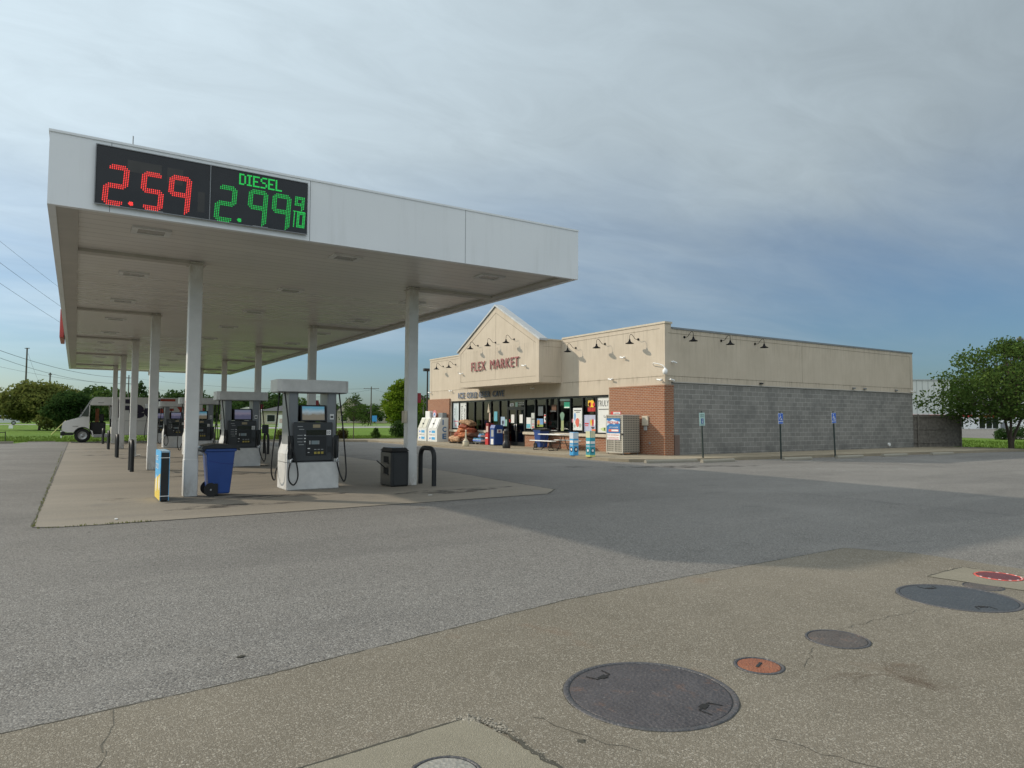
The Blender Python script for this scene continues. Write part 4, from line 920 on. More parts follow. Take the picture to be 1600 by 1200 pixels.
p = poster(31.78, 32.16, 2.28, 2.44, MW); pbit(p, 31.85, 32.05, 2.32, 2.38, MDK); p = poster(31.36, 31.60, 2.25, 2.50, mat('poster_pale_green', (.35, .52, .42), .5)); text('OPEN 24', 'notice_text', MW, st, (PX-.005, 31.3, 2.43), *XN, w_=.55, h=.06, ext=.002); text('HOURS', 'notice_text', MW, st, (PX-.005, 31.3, 2.33), *XN, w_=.55, h=.06, ext=.002)
poster(32.12, 32.24, 1.40, 1.56, MRED)
p = poster(30.08, 30.50, 1.08, 1.66, MW); pbit(p, 30.12, 30.48, 1.10, 1.32, mat('poster_cyan', (.12, .42, .52), .5)); p = poster(29.72, 30.03, 1.04, 1.90, mat('poster_grey_white', (.52, .56, .53), .5)); pbit(p, 29.74, 30.0, 1.55, 1.60, MDK); pbit(p, 29.76, 29.98, 1.28, 1.34, mat('poster_pink', (.6, .25, .3), .5)); pblob(p, 29.87, 1.15, .09, .05, MRED)
p = poster(28.94, 29.50, 1.18, 1.60, mat('poster_sky', (.16, .34, .62), .5)); pbit(p, 28.94, 29.5, 1.18, 1.30, mat('poster_grass', (.25, .33, .06), .5)); pblob(p, 29.36, 1.38, .12, .18, mat('poster_amber', (.55, .25, .04), .5)); poster(28.96, 29.40, 1.75, 2.25, mat('frosted_panel', (.10, .12, .13), .4))
p = poster(28.64, 28.86, 1.37, 1.82, MW); pbit(p, 28.65, 28.85, 1.72, 1.80, MRED); pbit(p, 28.65, 28.85, 1.39, 1.44, MRED); pblob(p, 28.75, 1.59, .05, .06, MDK)
poster(27.8, 28.2, 2.02, 2.30, mat('poster_dark_amber', (.12, .05, .02), .5)); text('NOW HIRING', 'notice_text', MLG, st, (PX-.005, 28.3, 1.95), *XN, w_=.5, h=.06, ext=.002); poster(27.75, 28.35, .985, 1.03, MLG)
p = poster(26.70, 27.15, 2.12, 2.42, MGRN, 'open_sign'); pbit(p, 26.72, 27.13, 2.13, 2.18, MW); poster(26.68, 27.5, 2.48, 2.58, mat('poster_grey_green', (.35, .42, .38), .5))
pbt = pblob(st, 27.30, 1.72, .17, .22, mat('statue_green', (.16, .28, .2), .5), 'window_cutout'); poster(27.18, 27.40, 1.0, 1.52, mat('cutout_leg', (.3, .34, .16), .5), 'window_cutout')
p = poster(25.72, 26.42, 1.05, 2.12, mat('poster_pearl', (.66, .68, .66), .5, var=.03)); pbit(p, 25.8, 26.34, 1.98, 2.02, MDK); pbit(p, 25.9, 26.2, 1.90, 1.93, MDK); pblob(p, 26.28, 1.70, .07, .2, mat('poster_sky', (.16, .34, .62), .5)); pblob(p, 26.08, 1.42, .15, .22, mat('poster_coral', (.6, .12, .08), .5), ph=1); pblob(p, 25.88, 1.28, .1, .1, mat('poster_grey_green', (.35, .42, .38), .5)); pblob(p, 26.3, 1.25, .08, .08, mat('poster_grey_green', (.35, .42, .38), .5))
poster(26.42, 26.52, 1.42, 1.6, mat('poster_pink', (.6, .25, .3), .5))
# energy drink sign: yellow disc with two red bulls over red wording
lg = MB(); lg.prism([(25.0-.0+.19*math.cos(a), 2.29+.19*math.sin(a)) for a in np.linspace(0, 6.28, 20)[:-1]], 'x', PX-.002, PX+.003); lo = lg.build('window_logo', mat('logo_yellow', (.85, .50, .02), .5, var=0), st)
pbit(lo, 25.13, 25.27, 2.2, 2.46, mat('logo_yellow', (.85, .50, .02), .5, var=0)); pblob(lo, 25.13, 2.27, .10, .11, MRED, ph=.5); pblob(lo, 24.84, 2.27, .085, .10, MRED, ph=2.2)
MB().box(PX-.002, 24.72, 1.94, PX+.002, 25.30, 2.14).build('logo_ground', mat('logo_red_ground', (.35, .02, .02), .5, var=0), lo); text('Red Bull', 'logo_word', MRED, lo, (PX-.005, 25.28, 1.96), *XN, w_=.54, h=.16, ext=.003, off=.03)
p = poster(24.70, 25.58, .98, 1.78, mat('poster_lilac', (.40, .42, .55), .5)); pbit(p, 25.22, 25.52, 1.34, 1.40, MRED); pbit(p, 25.25, 25.5, 1.26, 1.30, MRED); pblob(p, 25.05, 1.42, .07, .16, MYEL); pblob(p, 24.92, 1.42, .07, .18, MRED); pblob(p, 24.79, 1.42, .05, .15, MW); pbit(p, 24.72, 25.0, 1.0, 1.12, MORG); pblob(p, 24.92, 1.18, .12, .05, MDK)
p = poster(23.70, 24.59, .97, 2.58, mat('poster_shell', (.68, .69, .66), .5, var=.03)); text('TRULY', 'poster_word', MBK, p, (PX-.006, 24.56, 2.17), *XN, w_=.78, h=.27, ext=.002, off=-.004); pbit(p, 23.78, 24.5, 2.02, 2.055, MBK)
pblob(p, 24.05, 1.12, .3, .09, mat('poster_lime', (.45, .55, .25), .5)); pblob(p, 24.08, 1.13, .03, .08, MDK); text('LA', 'poster_word', MBK, p, (PX-.006, 24.12, 1.66), *XN, w_=.25, h=.12, ext=.002)
# gooseneck lamps
MLMP = mat('lamp_black', (.006, .006, .006), .6, var=0, spec=.12)
def goose(par, mount, dx, dy):
    """mount point on the wall; (dx, dy) is the outward direction"""
    m = Vector(mount); d = Vector((dx, dy, 0)); z = Vector((0, 0, 1)); o = MB()
    o.cone(m, m+d*.03, .055, .05, 12)
    o.tube(smooth_path([m+d*.03, m+d*.17+z*.0, m+d*.30+z*.12, m+d*.40+z*.19, m+d*.48+z*.15, m+d*.5+z*.02, m+d*.5-z*.03], 5), .011, 7)
    a = o.build('wall_lamp', MLMP, par)
    s = MB(); c = m+d*.5
    s.lathe([(.001, -.03), (.035, -.03), (.04, -.09), (.07, -.14), (.11, -.17), (.165, -.19), (.185, -.215), (.18, -.216), (.10, -.18), (.001, -.16)], tuple(c), 22); s.build('lamp_shade', MLMP, a)
for y in (21.71, 23.9, 26.05, 38.4, 40.15): goose(st, (FX, y, 5.0), -1, 0)
for y in (29.45, 31.3, 33.2): goose(gb, (GX, y, 5.66), -1, 0)
for x in (21.34, 23.6, 25.85): goose(st, (x, SY, 5.02), 0, -1)
# cameras, floodlights and boxes
def camera_(par, p, dx, dy, down=.12):
    m = Vector(p); d = Vector((dx, dy, 0)); s = Vector((-dy, dx, 0)); o = MB(); o.cone(m, m+d*.04, .04, .04, 10); o.tube([m+d*.04, m+d*.14], .012, 6); c = m+d*.16; o.tube([c-s*.10, c+s*.12-Vector((0, 0, down*.4))], .035, 10); o.build('security_camera', MW, par)
for y, z in ((38.9, 3.36), (23.4, 3.38), (29.6, 3.2), (22.6, 4.3)): camera_(st, (FX, y, z), -1, 0)
camera_(gb, (GX, 28.4, 4.25), -1, 0); camera_(gb, (GX, 35.0, 4.2), -1, 0); camera_(st, (20.6, SY, 3.95), 0, -1); camera_(st, (20.45, SY, 3.22), 0, -1); camera_(st, (FX, 20.35, 3.22), -1, 0); camera_(st, (FX, 41.95, 3.35), -1, 0); camera_(st, (39.05, SY-.02, 3.22), 0, -1)
mb = MB(); mb.lathe([(.001, -.22), (.08, -.2), (.1, -.12), (.1, -.02), (.06, 0), (.03, .06)], (20.12, 20.05, 3.62), 14); mb.tube(smooth_path([(20.12, 20.05, 3.66), (20.1, 20.2, 3.8), (20.0, 20.6, 3.9), (20.2, 20.75, 3.8)], 4), .018, 6); mb.build('dome_camera', MW, st)
for x in (26.2, 33.5, 34.5, 37.5): MB().box(x-.1, SY-.1, 3.20, x+.1, SY-.0205, 3.27, ch=.01).build('flood_light', MBK if x < 30 else MGR, st)
MB().box(31.0, 31, 5.1, 33, 33, 5.3).build('roof_unit', MGR, st)
MB().box(FX-.17, 21.0, 1.32, FX-.101, 21.35, 1.72, ch=.01).build('wall_box', MCRM, st); MB().box(FX-.15, 21.08, 1.12, FX-.101, 21.26, 1.30, ch=.008).build('wall_box', MLG, st)
MB().cone((36.73, SY-.05, .32), (36.73, SY+.02, .32), .09, .09, 10).build('vent_cap', MW, st); MB().box(20.7, SY-.04, .12, 21.0, SY+.03, .95, ch=.01).build('utility_box', mat('conduit_brown', (.16, .11, .09), .7), st)
MB().box(FX-.112, 20.9, .55, FX-.101, 21.0, .65).build('outlet_box', MGR, st)

# ------------------------------------------------------------------ things along the front of the store
WZ = .1205
def ice_chest(label, y, white=True):
    t = thing('ice_chest', label, 'ice chest', (19.32, y, WZ), group='ice merchandisers in front of the brick wall')
    P = [(0, .0), (0, .80), (.30, 1.52), (.80, 1.52), (.80, 0)]
    MB().prism(P, 'y', -.67, .67).build('body', mat('chest_white', (.66, .67, .64), .5, var=.05), t)
    d = Vector((.30, .72)).normalized(); n = Vector((-d.y, d.x)); a = Vector((0, .80))
    for s in ((-.60, -.02), (.02, .60)):
        q = [a+d*.04+n*.0, a+d*.72, a+d*.72+n*.03, a+d*.04+n*.03]; dr = MB(); dr.prism([tuple(v) for v in q], 'y', s[0], s[1]); do = dr.build('door', mat('chest_door', (.46, .46, .38), .5) if not white else mat('chest_door_white', (.62, .63, .60), .5), t)
        qq = [a+d*.06+n*.031, a+d*.70+n*.031, a+d*.70+n*.034, a+d*.06+n*.034]; 
        for e0, e1 in ((s[0]+.02, s[0]+.035), (s[1]-.035, s[1]-.02)): MB().prism([tuple(v) for v in qq], 'y', e0, e1).build('door_seal', MGR, do)
        h = MB(); c0 = a+d*.34+n*.05; hy = s[1]-.05 if s[0] < 0 else s[0]+.05; h.box(c0.x-.02, hy-.01, c0.y-.05, c0.x+.02, hy+.01, c0.y+.05); h.build('door_handle', MBK, do)
    lab = MB().box(-.006, -.42, .10, -.001, .42, .72).build('front_label', MW, t)
    for (z0, z1) in ((.54, .70), (.12, .28)):
        MB().box(-.010, -.40, z0, -.0065, .10, z1).build('label_panel', MSKY, lab); MB().box(-.010, .24, z0+.03, -.0065, .40, z1-.03).build('label_panel', MBLU2, lab)
    text('PURE ICE', 'label_word', MGR, lab, (-.009, .38, .37), *XN, w_=.74, h=.09, ext=.002)
    return t
ic1 = ice_chest('left white ice chest with twin beige doors, nearer the lamp pole', 41.38, False); ic2 = ice_chest('right white ice chest with ICE lettered down its side', 39.83)
for i, c in enumerate('ICE'): text(c, 'side_lettering', mat('ice_blue_letter', (.04, .16, .36), .5), ic2, (.38, -.675, 1.05-.44*i), *YN, w_=(.08 if c == 'I' else .28), h=.34, ext=.006, off=.03)
MB().box(.35, -.4, 1.525, .6, .25, 1.95, ch=.01).build('top_box', MW, ic1); MB().box(.45, -.62, 1.525, .7, -.42, 1.86, ch=.01).build('compressor', MGR, ic1)
MB().box(.4, -.62, 1.525, .7, -.02, 1.83, ch=.01).build('compressor', MGR, ic2)
bl = MB(); bl.prism([(.33+.25*math.cos(a), 1.76+.25*math.sin(a)) for a in np.linspace(0, 6.28, 22)[:-1]], 'x', .30, .33); blo = bl.build('round_topper', mat('topper_pink', (.62, .20, .22), .5), ic2); MB().prism([(.33+.2*math.cos(a), 1.70+.17*math.sin(a)) for a in np.linspace(0, 6.28, 18)[:-1]], 'x', .295, .299).build('topper_print', mat('topper_pale', (.55, .62, .72), .5), blo)
MB().prism([(.24, 1.70), (.44, 1.64), (.33, 1.84)], 'x', .29, .294).build('topper_mark', MBLU2, blo)
# lamp pole
lp = thing('lamp_post', 'dark parking lot lamp post at the left corner of the store', 'lamp post', (20.42, 42.95, WZ)); MB().cone((0, 0, 0), (0, 0, 4.75), .07, .05, 12).build('pole', MBK, lp); MB().box(-.3, -.12, 4.72, .12, .12, 4.92, ch=.02).build('lamp_head', MBK, lp); MB().cone((0, 0, 0), (0, 0, .3), .18, .18, 14).build('foot', MKERB, lp)

# bags of firewood and mulch on pallets
MBAG = [mat('bag_tan', (.40, .24, .13), .8, var=.7, vs=9, bump=.5, bs=30), mat('bag_rust', (.27, .06, .025), .75, var=.6, vs=8, bump=.5, bs=30), mat('bag_orange', (.42, .13, .045), .75, var=.6, vs=8, bump=.5, bs=30), mat('bag_brown', (.10, .04, .022), .8, var=.5, vs=6, bump=.5, bs=30)]
def pillow(name, m, lx, ly, lz, seed, lump=.16):
    rr = random.Random(seed); nx = ny = 12; v = []; f = []
    ph = [rr.uniform(0, 6) for _ in range(6)]
    nu, nv = 20, 12
    for j in range(nv+1):
        th = math.pi*j/nv-math.pi/2
        for i in range(nu):
            a = 2*math.pi*i/nu; se = lambda c, p: math.copysign(abs(c)**p, c)
            x = se(math.cos(th), .5)*se(math.cos(a), .45); y = se(math.cos(th), .5)*se(math.sin(a), .45); z = se(math.sin(th), .8)
            k = 1+lump*(math.sin(3*x+ph[0]+4*y)*.5+math.sin(5*y+ph[1]-3*z)*.4+math.sin(9*x+7*z+ph[2])*.25)+rr.uniform(-.03, .03)
            v.append((x*lx/2*k, y*ly/2*k, (z*(1-.25*(x*x*y*y)))*lz/2*k+lz/2))
    for j in range(nv):
        for i in range(nu): f.append((j*nu+i, j*nu+(i+1) % nu, (j+1)*nu+(i+1) % nu, (j+1)*nu+i))
    mb = MB(); mb.add(v, f, 0, True); return mb.build(name, m)
def pallet(label, x, y, lx, ly):
    t = thing('pallet', label, 'pallet', (x, y, WZ))
    for k in (-1, 0, 1): MB().box(-lx/2, k*(ly/2-.05)-.045, 0, lx/2, k*(ly/2-.05)+.045, .09).build('bearer', MWOOD, t)
    d = MB()
    for k in range(6): a = -lx/2+k*(lx-.1)/5; d.box(a, -ly/2, .0905, a+.1, ly/2, .112)
    d.build('deck', MWOOD, t); return t
pallet('low wooden pallet under the heap of bags', 19.55, 35.95, .95, 2.2); pallet('dark pallet under the blue drink packs', 19.75, 34.35, .7, 1.0)
bg_ = [(19.35, 38.45, 0, 0, 'lowest pale tan bag at the left end of the heap'), (19.30, 37.75, 0, 0, 'pale tan bag at the front foot of the heap'), (19.75, 38.3, 0, 1, 'rust-red bag behind the left end of the heap'), (19.40, 37.05, 0, 3, 'dark brown bag at the right foot of the heap'), (19.85, 37.4, 0, 3, 'dark brown bag against the wall low in the heap'),
       (19.45, 38.0, 1, 1, 'rust-red bag in the second layer over the tan bags'), (19.40, 37.3, 1, 2, 'bright orange bag in the second layer at the right'), (19.80, 37.85, 1, 1, 'rust-red bag in the second layer by the wall'), (19.8, 37.0, 1, 3, 'brown bag drooping off the right end of the second layer'),
       (19.5, 37.75, 2, 2, 'orange bag in the middle of the third layer'), (19.7, 37.25, 2, 1, 'rust-red bag at the right of the third layer'), (19.75, 37.9, 2, 0, 'tan bag at the left of the third layer'),
       (19.65, 37.65, 3, 1, 'rust-red bag just below the top of the heap'), (19.7, 37.55, 4, 0, 'topmost pale tan bag of the heap')]
for i, (x, y, lv, c, lb) in enumerate(bg_):
    o = pillow('mulch_bag', MBAG[c], .60+.15*random.random(), .72+.2*random.random(), .33, i, .26); o.location = (x, 35.95+(y-37.7)*.92, WZ+.11+lv*.235); o.rotation_euler = (random.uniform(-.22, .22), random.uniform(-.22, .22), random.uniform(-.9, .9)); tag(o, lb, 'bag', 'bags heaped by the shop window')
for i, (x, y, lv, lb) in enumerate([(19.65, 34.68, 0, 'bottom left blue and white drink pack on the pallet'), (19.65, 34.36, 0, 'bottom middle blue and white drink pack on the pallet'), (19.65, 34.04, 0, 'bottom right blue and white drink pack on the pallet'), (19.65, 34.06, 1, 'upper blue drink pack stacked at the right of the pallet')]):
    t = thing('drink_pack', lb, 'drink pack', (x, y, WZ+.113+lv*.262), group='blue drink packs on the dark pallet'); b = MB(); 
    for a in (-1, 0, 1):
        for c in (-1, 1): b.lathe([(.001, 0), (.052, .004), (.052, .17), (.03, .215), (.022, .24), (.001, .242)], (a*.105, c*.075+.0, .004), 10)
    b.build('bottles', mat('bottle_blue', (.10, .33, .52), .25), t); MB().box(-.165, -.14, .05, .165, .14, .15, ch=.01).build('wrap', MW, t); MB().box(-.168, -.142, .07, -.1655, .142, .13).build('wrap_print', MBLU2, t)
# beige ashtray stand, red kiosk, blue newspaper box, black receptacle
t = thing('ashtray_stand', 'cream cigarette receptacle with thin neck on the walk before the bags', 'ashtray', (17.5, 32.02, WZ)); MB().lathe([(.0, 0), (.17, 0), (.175, .05), (.165, .27), (.10, .33), (.05, .42), (.04, .80), (.035, .86), (.001, .88)], n=20).build('body', mat('ashtray_cream', (.56, .50, .36), .6), t); MB().lathe([(.17, .24), (.172, .26), (.165, .275)], n=20).build('seam', MTRIM, t)
t = thing('newspaper_box', 'narrow red dispenser box left of the blue newspaper box', 'box', (19.75, 33.35, WZ)); MB().box(-.2, -.17, 0, .2, .17, .62, ch=.015).build('body', MRED, t); MB().box(-.17, -.15, .62, .2, .15, 1.22, ch=.015).build('upper_body', mat('deep_red', (.24, .02, .02), .5), t); MB().box(-.206, -.14, .36, -.201, .14, .42).build('white_band', MW, t); MB().box(-.18, -.13, .72, -.171, .10, 1.05).build('window', mat('poster_cream_pink', (.60, .42, .36), .6), t)
t = thing('newspaper_box', 'tall blue newspaper box with pale window near the shop door', 'box', (19.65, 32.42, WZ)); b = MB(); b.prism([(-.28, 0), (-.28, .95), (-.2, 1.12), (.28, 1.12), (.28, 0)], 'y', -.2, .26); b.build('body', MBLU2 if False else MBL, t)
MB().box(-.288, -.13, .48, -.281, .12, .86).build('front_window', MLG, t); MB().box(-.288, -.12, .06, -.281, .15, .36).build('rate_card', MW, t); MB().box(-.1, -.208, .68, .22, -.201, .88).build('side_label', MW, t); MB().box(-.02, -.212, .72, .12, -.2085, .84).build('label_mark', mat('label_purple', (.3, .12, .16), .5), t); MB().box(-.30, -.215, .0, .30, .275, .05, ch=.01).build('foot', MBP, t)
t = thing('smoking_receptacle', 'black trash receptacle with flared foot standing before the shop door', 'bin', (18.15, 29.0, WZ)); MB().lathe([(0, 0), (.19, 0), (.20, .03), (.195, .22), (.14, .34), (.12, .42), (.118, .80), (.125, .83), (.11, .95), (.0, .97)], n=20).build('body', MBP, t); MB().lathe([(.121, .62), (.124, .64), (.121, .66)], n=20).build('band', MDK, t)
# picnic table
pt = thing('picnic_table', 'white picnic table with attached benches on black tube legs', 'picnic table', (19.1, 26.2, WZ))
MPT2 = mat('table_white', (.72, .71, .68), .5, var=.05)
def slab(name, x0, x1, z):
    s = MB(); s.box(x0, -.9, z, x1, .9, z+.045, ch=.015); return s.build(name, MPT2, pt)
slab('table_top', -.38, .38, .71); slab('bench', -.86, -.58, .42); slab('bench', .58, .86, .42)
for y in (-.62, .62):
    MB().tube(smooth_path([(-.72, y, .415), (-.76, y, .2), (-.80, y, .03), (-.6, y, .02), (-.3, y, .05), (-.05, y, .69)], 5), .018, 7).build('leg', MBK, pt); MB().tube(smooth_path([(.72, y, .415), (.76, y, .2), (.80, y, .03), (.6, y, .02), (.3, y, .05), (.05, y, .69)], 5), .018, 7).build('leg', MBK, pt)
    MB().tube([(-.74, y, .33), (.74, y, .33)], .014, 6).build('cross_bar', MBK, pt)
b2 = thing('wheeled_bin', 'blue bin with heaped black lid behind the picnic table', 'bin', (19.78, 28.3, WZ), R(-90)); wheeled_bin(b2, s=.98)
# advertising columns
def adcol(label, x, y, top, m1, h=.93):
    t = thing('advertising_column', label, 'sign', (x, y, WZ), group='square printed sleeves on the edge of the walk'); MB().box(-.13, -.13, 0, .13, .13, h, ch=.008).build('sleeve', m1, t)
    for nm, z0, z1, mm in (('top_print', h-.26, h-.01, top), ('word_band', .50, .60, MW), ('small_print', .38, .44, mat('print_pale_blue', (.35, .5, .62), .5))):
        b = MB(); b.box(-.134, -.11 if nm != 'top_print' else -.13, z0, -.1305, .11 if nm != 'top_print' else .13, z1); b.box(-.11, -.134, z0, .11, -.1305, z1); b.build(nm, mm, t)
    for (ax, u) in (('x', 0), ('y', 0)):
        P = [(.09*math.cos(a), .24+.10*math.sin(a)) for a in np.linspace(0, 6.28, 18)[:-1]]; MB().prism(P, ax, -.135, -.1305).build('round_badge', MPUR if m1 is MSKY else mat('badge_teal', (.02, .14, .18), .5), t)
        P = [(.055*math.cos(a), .24+.05*math.sin(a)) for a in np.linspace(0, 6.28, 14)[:-1]]; MB().prism(P, ax, -.1375, -.1355).build('badge_print', MW, t)
    return t
adcol('left blue printed square column with pale top and dark round badge', 16.98, 22.0, mat('print_pale_grey', (.6, .65, .70), .5), MSKY)
ac = adcol('right teal printed square column with cream top, near the gas bottle cage', 16.98, 20.95, mat('print_cream', (.66, .64, .42), .5), mat('print_teal', (.03, .32, .40), .5, var=.1, vs=5), 1.0)
MB().box(-.135, -.135, .0, .135, .135, .07).build('yellow_foot', mat('print_lime', (.55, .55, .18), .5), ac)
# gas bottle exchange cage
def m_perf(name, c):
    t = NT(name); s = t.n('ShaderNodeSeparateXYZ'); t.l(t.vec, s.inputs[0]); u = t.math('ADD', s.outputs[0], s.outputs[1])
    a = t.math('FRACT', t.math('MULTIPLY', u, 11)); b = t.math('FRACT', t.math('MULTIPLY', s.outputs[2], 11))
    r = t.math('MAXIMUM', t.math('ABSOLUTE', t.math('SUBTRACT', a, .5)), t.math('ABSOLUTE', t.math('SUBTRACT', b, .5)))
    t.col(t.mix(t.rng(r, .22, .28), (.05, .05, .045), c)); t.rough(.5); t.b.inputs['Metallic'].default_value = .1; return t.m
cg = thing('gas_bottle_cage', 'beige perforated steel cabinet for gas bottles with blue poster beside the brick pier', 'cabinet', (19.45, 21.85, WZ))
MB().box(-.46, -.52, .08, .46, .52, 1.62, ch=.012).build('body', m_perf('perforated_beige', (.33, .31, .26)), cg)
MB().box(-.475, -.53, 1.60, .47, .53, 1.65, ch=.008).build('lid', MTRIM, cg)
fr = MB(); fr.box(-.475, -.53, .06, -.455, -.46, 1.6); fr.box(-.475, .46, .06, -.455, .53, 1.6); fr.box(-.475, -.46, .06, -.455, .46, .12); fr.box(-.475, -.03, .12, -.457, .03, .60); fr.build('door_frame', mat('cage_beige', (.42, .40, .34), .5), cg)
for x in (-.4, .4):
    for y in (-.46, .46): MB().cone((x, y, 0), (x, y, .08), .025, .02, 8).build('foot', MGR, cg)
pp = MB().box(-.484, -.36, .88, -.4765, .47, 1.50).build('poster', mat('poster_deep_blue', (.03, .17, .42), .4, var=.1), cg)
MB().prism([(.47, 1.18), (.2, 1.30), (0, 1.24), (-.2, 1.33), (-.36, 1.27), (-.36, 1.36), (-.1, 1.40), (.1, 1.46), (.3, 1.38), (.47, 1.42)], 'x', -.487, -.4845).build('poster_splash', mat('poster_ice', (.55, .68, .78), .5), pp)
text('PROPANE', 'poster_word', mat('poster_coral', (.6, .12, .08), .5), pp, (-.4875, .42, 1.27), *XN, w_=.7, h=.11, ext=.003, off=.02)
text('EXCHANGE', 'poster_word', MW, pp, (-.486, .30, 1.10), *XN, w_=.55, h=.05, ext=.002); MB().box(-.487, -.28, .94, -.4845, .34, 1.05).build('poster_box', mat('poster_coral', (.6, .12, .08), .5), pp); MB().box(-.489, -.26, .96, -.4875, .16, 1.03).build('poster_box', MW, pp)
pw = MB().box(-.484, -.36, .60, -.4765, .44, .875).build('notice', MW, cg); text('NO SMOKING', 'notice_text', MRED, pw, (-.486, .40, .78), *XN, w_=.70, h=.05, ext=.002); text('FLAMMABLE GAS', 'notice_text', MRED, pw, (-.486, .40, .68), *XN, w_=.70, h=.035, ext=.002); pbx = MB().box(-.486, -.3, .62, -.4845, .36, .65).build('notice_band', mat('poster_pink', (.6, .25, .3), .5), pw)
tb = MB().box(-.44, -.36, 1.652, -.40, .26, 1.78, ch=.006).build('top_sign', MRED, cg); MB().box(-.4445, -.34, 1.672, -.4405, .1, 1.76).build('sign_plate', MW, tb); text('BLUE RHINO' if False else 'CYLINDERS', 'sign_word', MDK, tb, (-.4475, .08, 1.695), *XN, w_=.38, h=.04, ext=.002)
MB().box(-.49, -.55, .80, -.455, -.44, .88, ch=.01).build('padlock', MBK, cg)

# ------------------------------------------------------------------ parking side
def wheel_stop(label, x, y, rz=0, L_=1.83):
    m = MB(); m.prism([(-.08, 0), (-.075, .07), (-.04, .12), (.04, .12), (.075, .07), (.08, 0)], 'x', -L_/2, L_/2); o = m.build('wheel_stop', MKERB, None, (x, y, .006), rz); tag(o, label, 'wheel stop', 'concrete wheel stops along the side of the store')
wheel_stop('nearest concrete wheel stop, at the walk corner left of the pale green sign', 18.45, 18.1, R(-8), 2.3)
wheel_stop('concrete wheel stop in front of the pale green sign', 20.2, 17.45, R(-1), 1.7); wheel_stop('concrete wheel stop in front of the first blue sign', 24.1, 16.85, R(-4), 1.6); wheel_stop('concrete wheel stop by the second blue sign', 27.45, 16.72, R(-3), 1.7); wheel_stop('farther concrete wheel stop beyond both blue signs', 30.7, 16.6, R(-4), 1.7); wheel_stop('farthest concrete wheel stop near the wooden fence', 34.2, 16.3, R(-4), 1.7)
def park_sign(label, x, y, tilt, h, green=False):
    t = thing('parking_sign', label, 'road sign', (x, y, .006), group='signs on posts before the block wall'); t.rotation_euler = (0, R(tilt), 0)
    p = MB(); p.box(-.03, -.018, 0, .03, .018, h+.06); p.build('post', mat('post_green', (.022, .035, .03), .6), t)
    s = MB(); s.box(-.155, -.026, h-.44 if not green else h-.50, .155, -.019, h, ch=.002); s1 = s.build('sign_plate', MW if not green else mat('sign_pale_green', (.45, .62, .58), .5), t)
    if not green:
        MB().box(-.145, -.029, h-.335, .145, -.0265, h-.012).build('blue_field', MBLU2, s1); MB().box(-.14, -.029, h-.43, .14, -.0265, h-.36).build('blue_field', MBLU2, s1)
        c = (-.01, h-.225)
        w_ = MB(); w_.tube([(c[0]+.062*math.cos(a), -.031, c[1]+.062*math.sin(a)) for a in np.linspace(2.0, 6.6, 14)], .010, 6); w_.cone((c[0]-.02, -.033, c[1]+.155), (c[0]-.02, -.029, c[1]+.155), .022, .022, 10)
        w_.tube([(c[0]-.02, -.031, c[1]+.12), (c[0]-.01, -.031, c[1]+.02), (c[0]+.05, -.031, c[1]+.015), (c[0]+.085, -.031, c[1]-.07), (c[0]+.11, -.031, c[1]-.06)], .011, 6); w_.tube([(c[0]-.02, -.031, c[1]+.075), (c[0]+.045, -.031, c[1]+.07)], .009, 6); w_.build('wheelchair_symbol', MW, s1)
    else:
        MB().box(-.06, -.03, h-.42, .07, -.0265, h-.22).build('blue_field', mat('sign_navy', (.03, .09, .28), .5), s1); text('PARKING', 'sign_word', mat('sign_dark_green', (.05, .16, .12), .5), s1, (-.11, -.028, h-.10), *YN, w_=.22, h=.04, ext=.002); text('PERMIT', 'sign_word', mat('sign_dark_green', (.05, .16, .12), .5), s1, (-.10, -.028, h-.17), *YN, w_=.2, h=.035, ext=.002)
        text('i', 'sign_word', MW, s1, (-.01, -.031, h-.40), *YN, w_=.035, h=.15, ext=.002); MB().box(-.1, -.03, h-.475, .1, -.0265, h-.455).build('sign_line', mat('sign_dark_green', (.05, .16, .12), .5), s1)
    return t
park_sign('pale green and blue permit sign on dark post nearest the brick corner', 20.35, 18.3, -2.2, 1.84, True)
park_sign('blue wheelchair parking sign on the upright middle post', 24.05, 17.55, -1.0, 1.86)
park_sign('blue wheelchair parking sign on the leaning right-hand post', 27.35, 17.3, -3.0, 1.90)
# timber fence
fn = thing('wooden_fence', 'weathered grey board fence at the back corner of the store', 'fence', (39.33, 20.35, .10), R(-15.5))
b = MB(); rf = random.Random(2)
for k in range(25): x = k*.146; hh = 1.83+rf.uniform(-.012, .012); b.box(x+.004, rf.uniform(-.004, .004), .04, x+.142, .02, hh)
b.build('boards', MWOOD, fn)
for z in (.25, 1.0, 1.7): MB().box(0, -.045, z, 3.65, -.005, z+.09).build('rail', MWOOD, fn)
for x in (.0, .45, 3.56): MB().box(x, -.08, 0, x+.09, -.046, 1.86).build('post', MWOOD, fn)
b = MB()
for k in range(14): x = k*.146; b.box(3.66, x+.025, .04, 3.68, x+.163, 1.83)
b.build('return_boards', MWOOD, fn)

# ------------------------------------------------------------------ delivery van
vn = thing('delivery_van', 'grey-white step van with open door and purple and red FedEx lettering', 'van', (-.68, 49.6, .009))
MV = mat('van_paint', (.68, .67, .64), .4, var=.05, vs=1); MVR = mat('van_grey_trim', (.33, .33, .32), .5)
LV = 7.4; WV = 2.25
prof = [(.18, .62), (.03, .66), (.02, 1.12), (.10, 1.28), (.86, 1.52), (1.50, 2.66), (1.66, 2.80), (LV, 2.84), (LV, .62)]
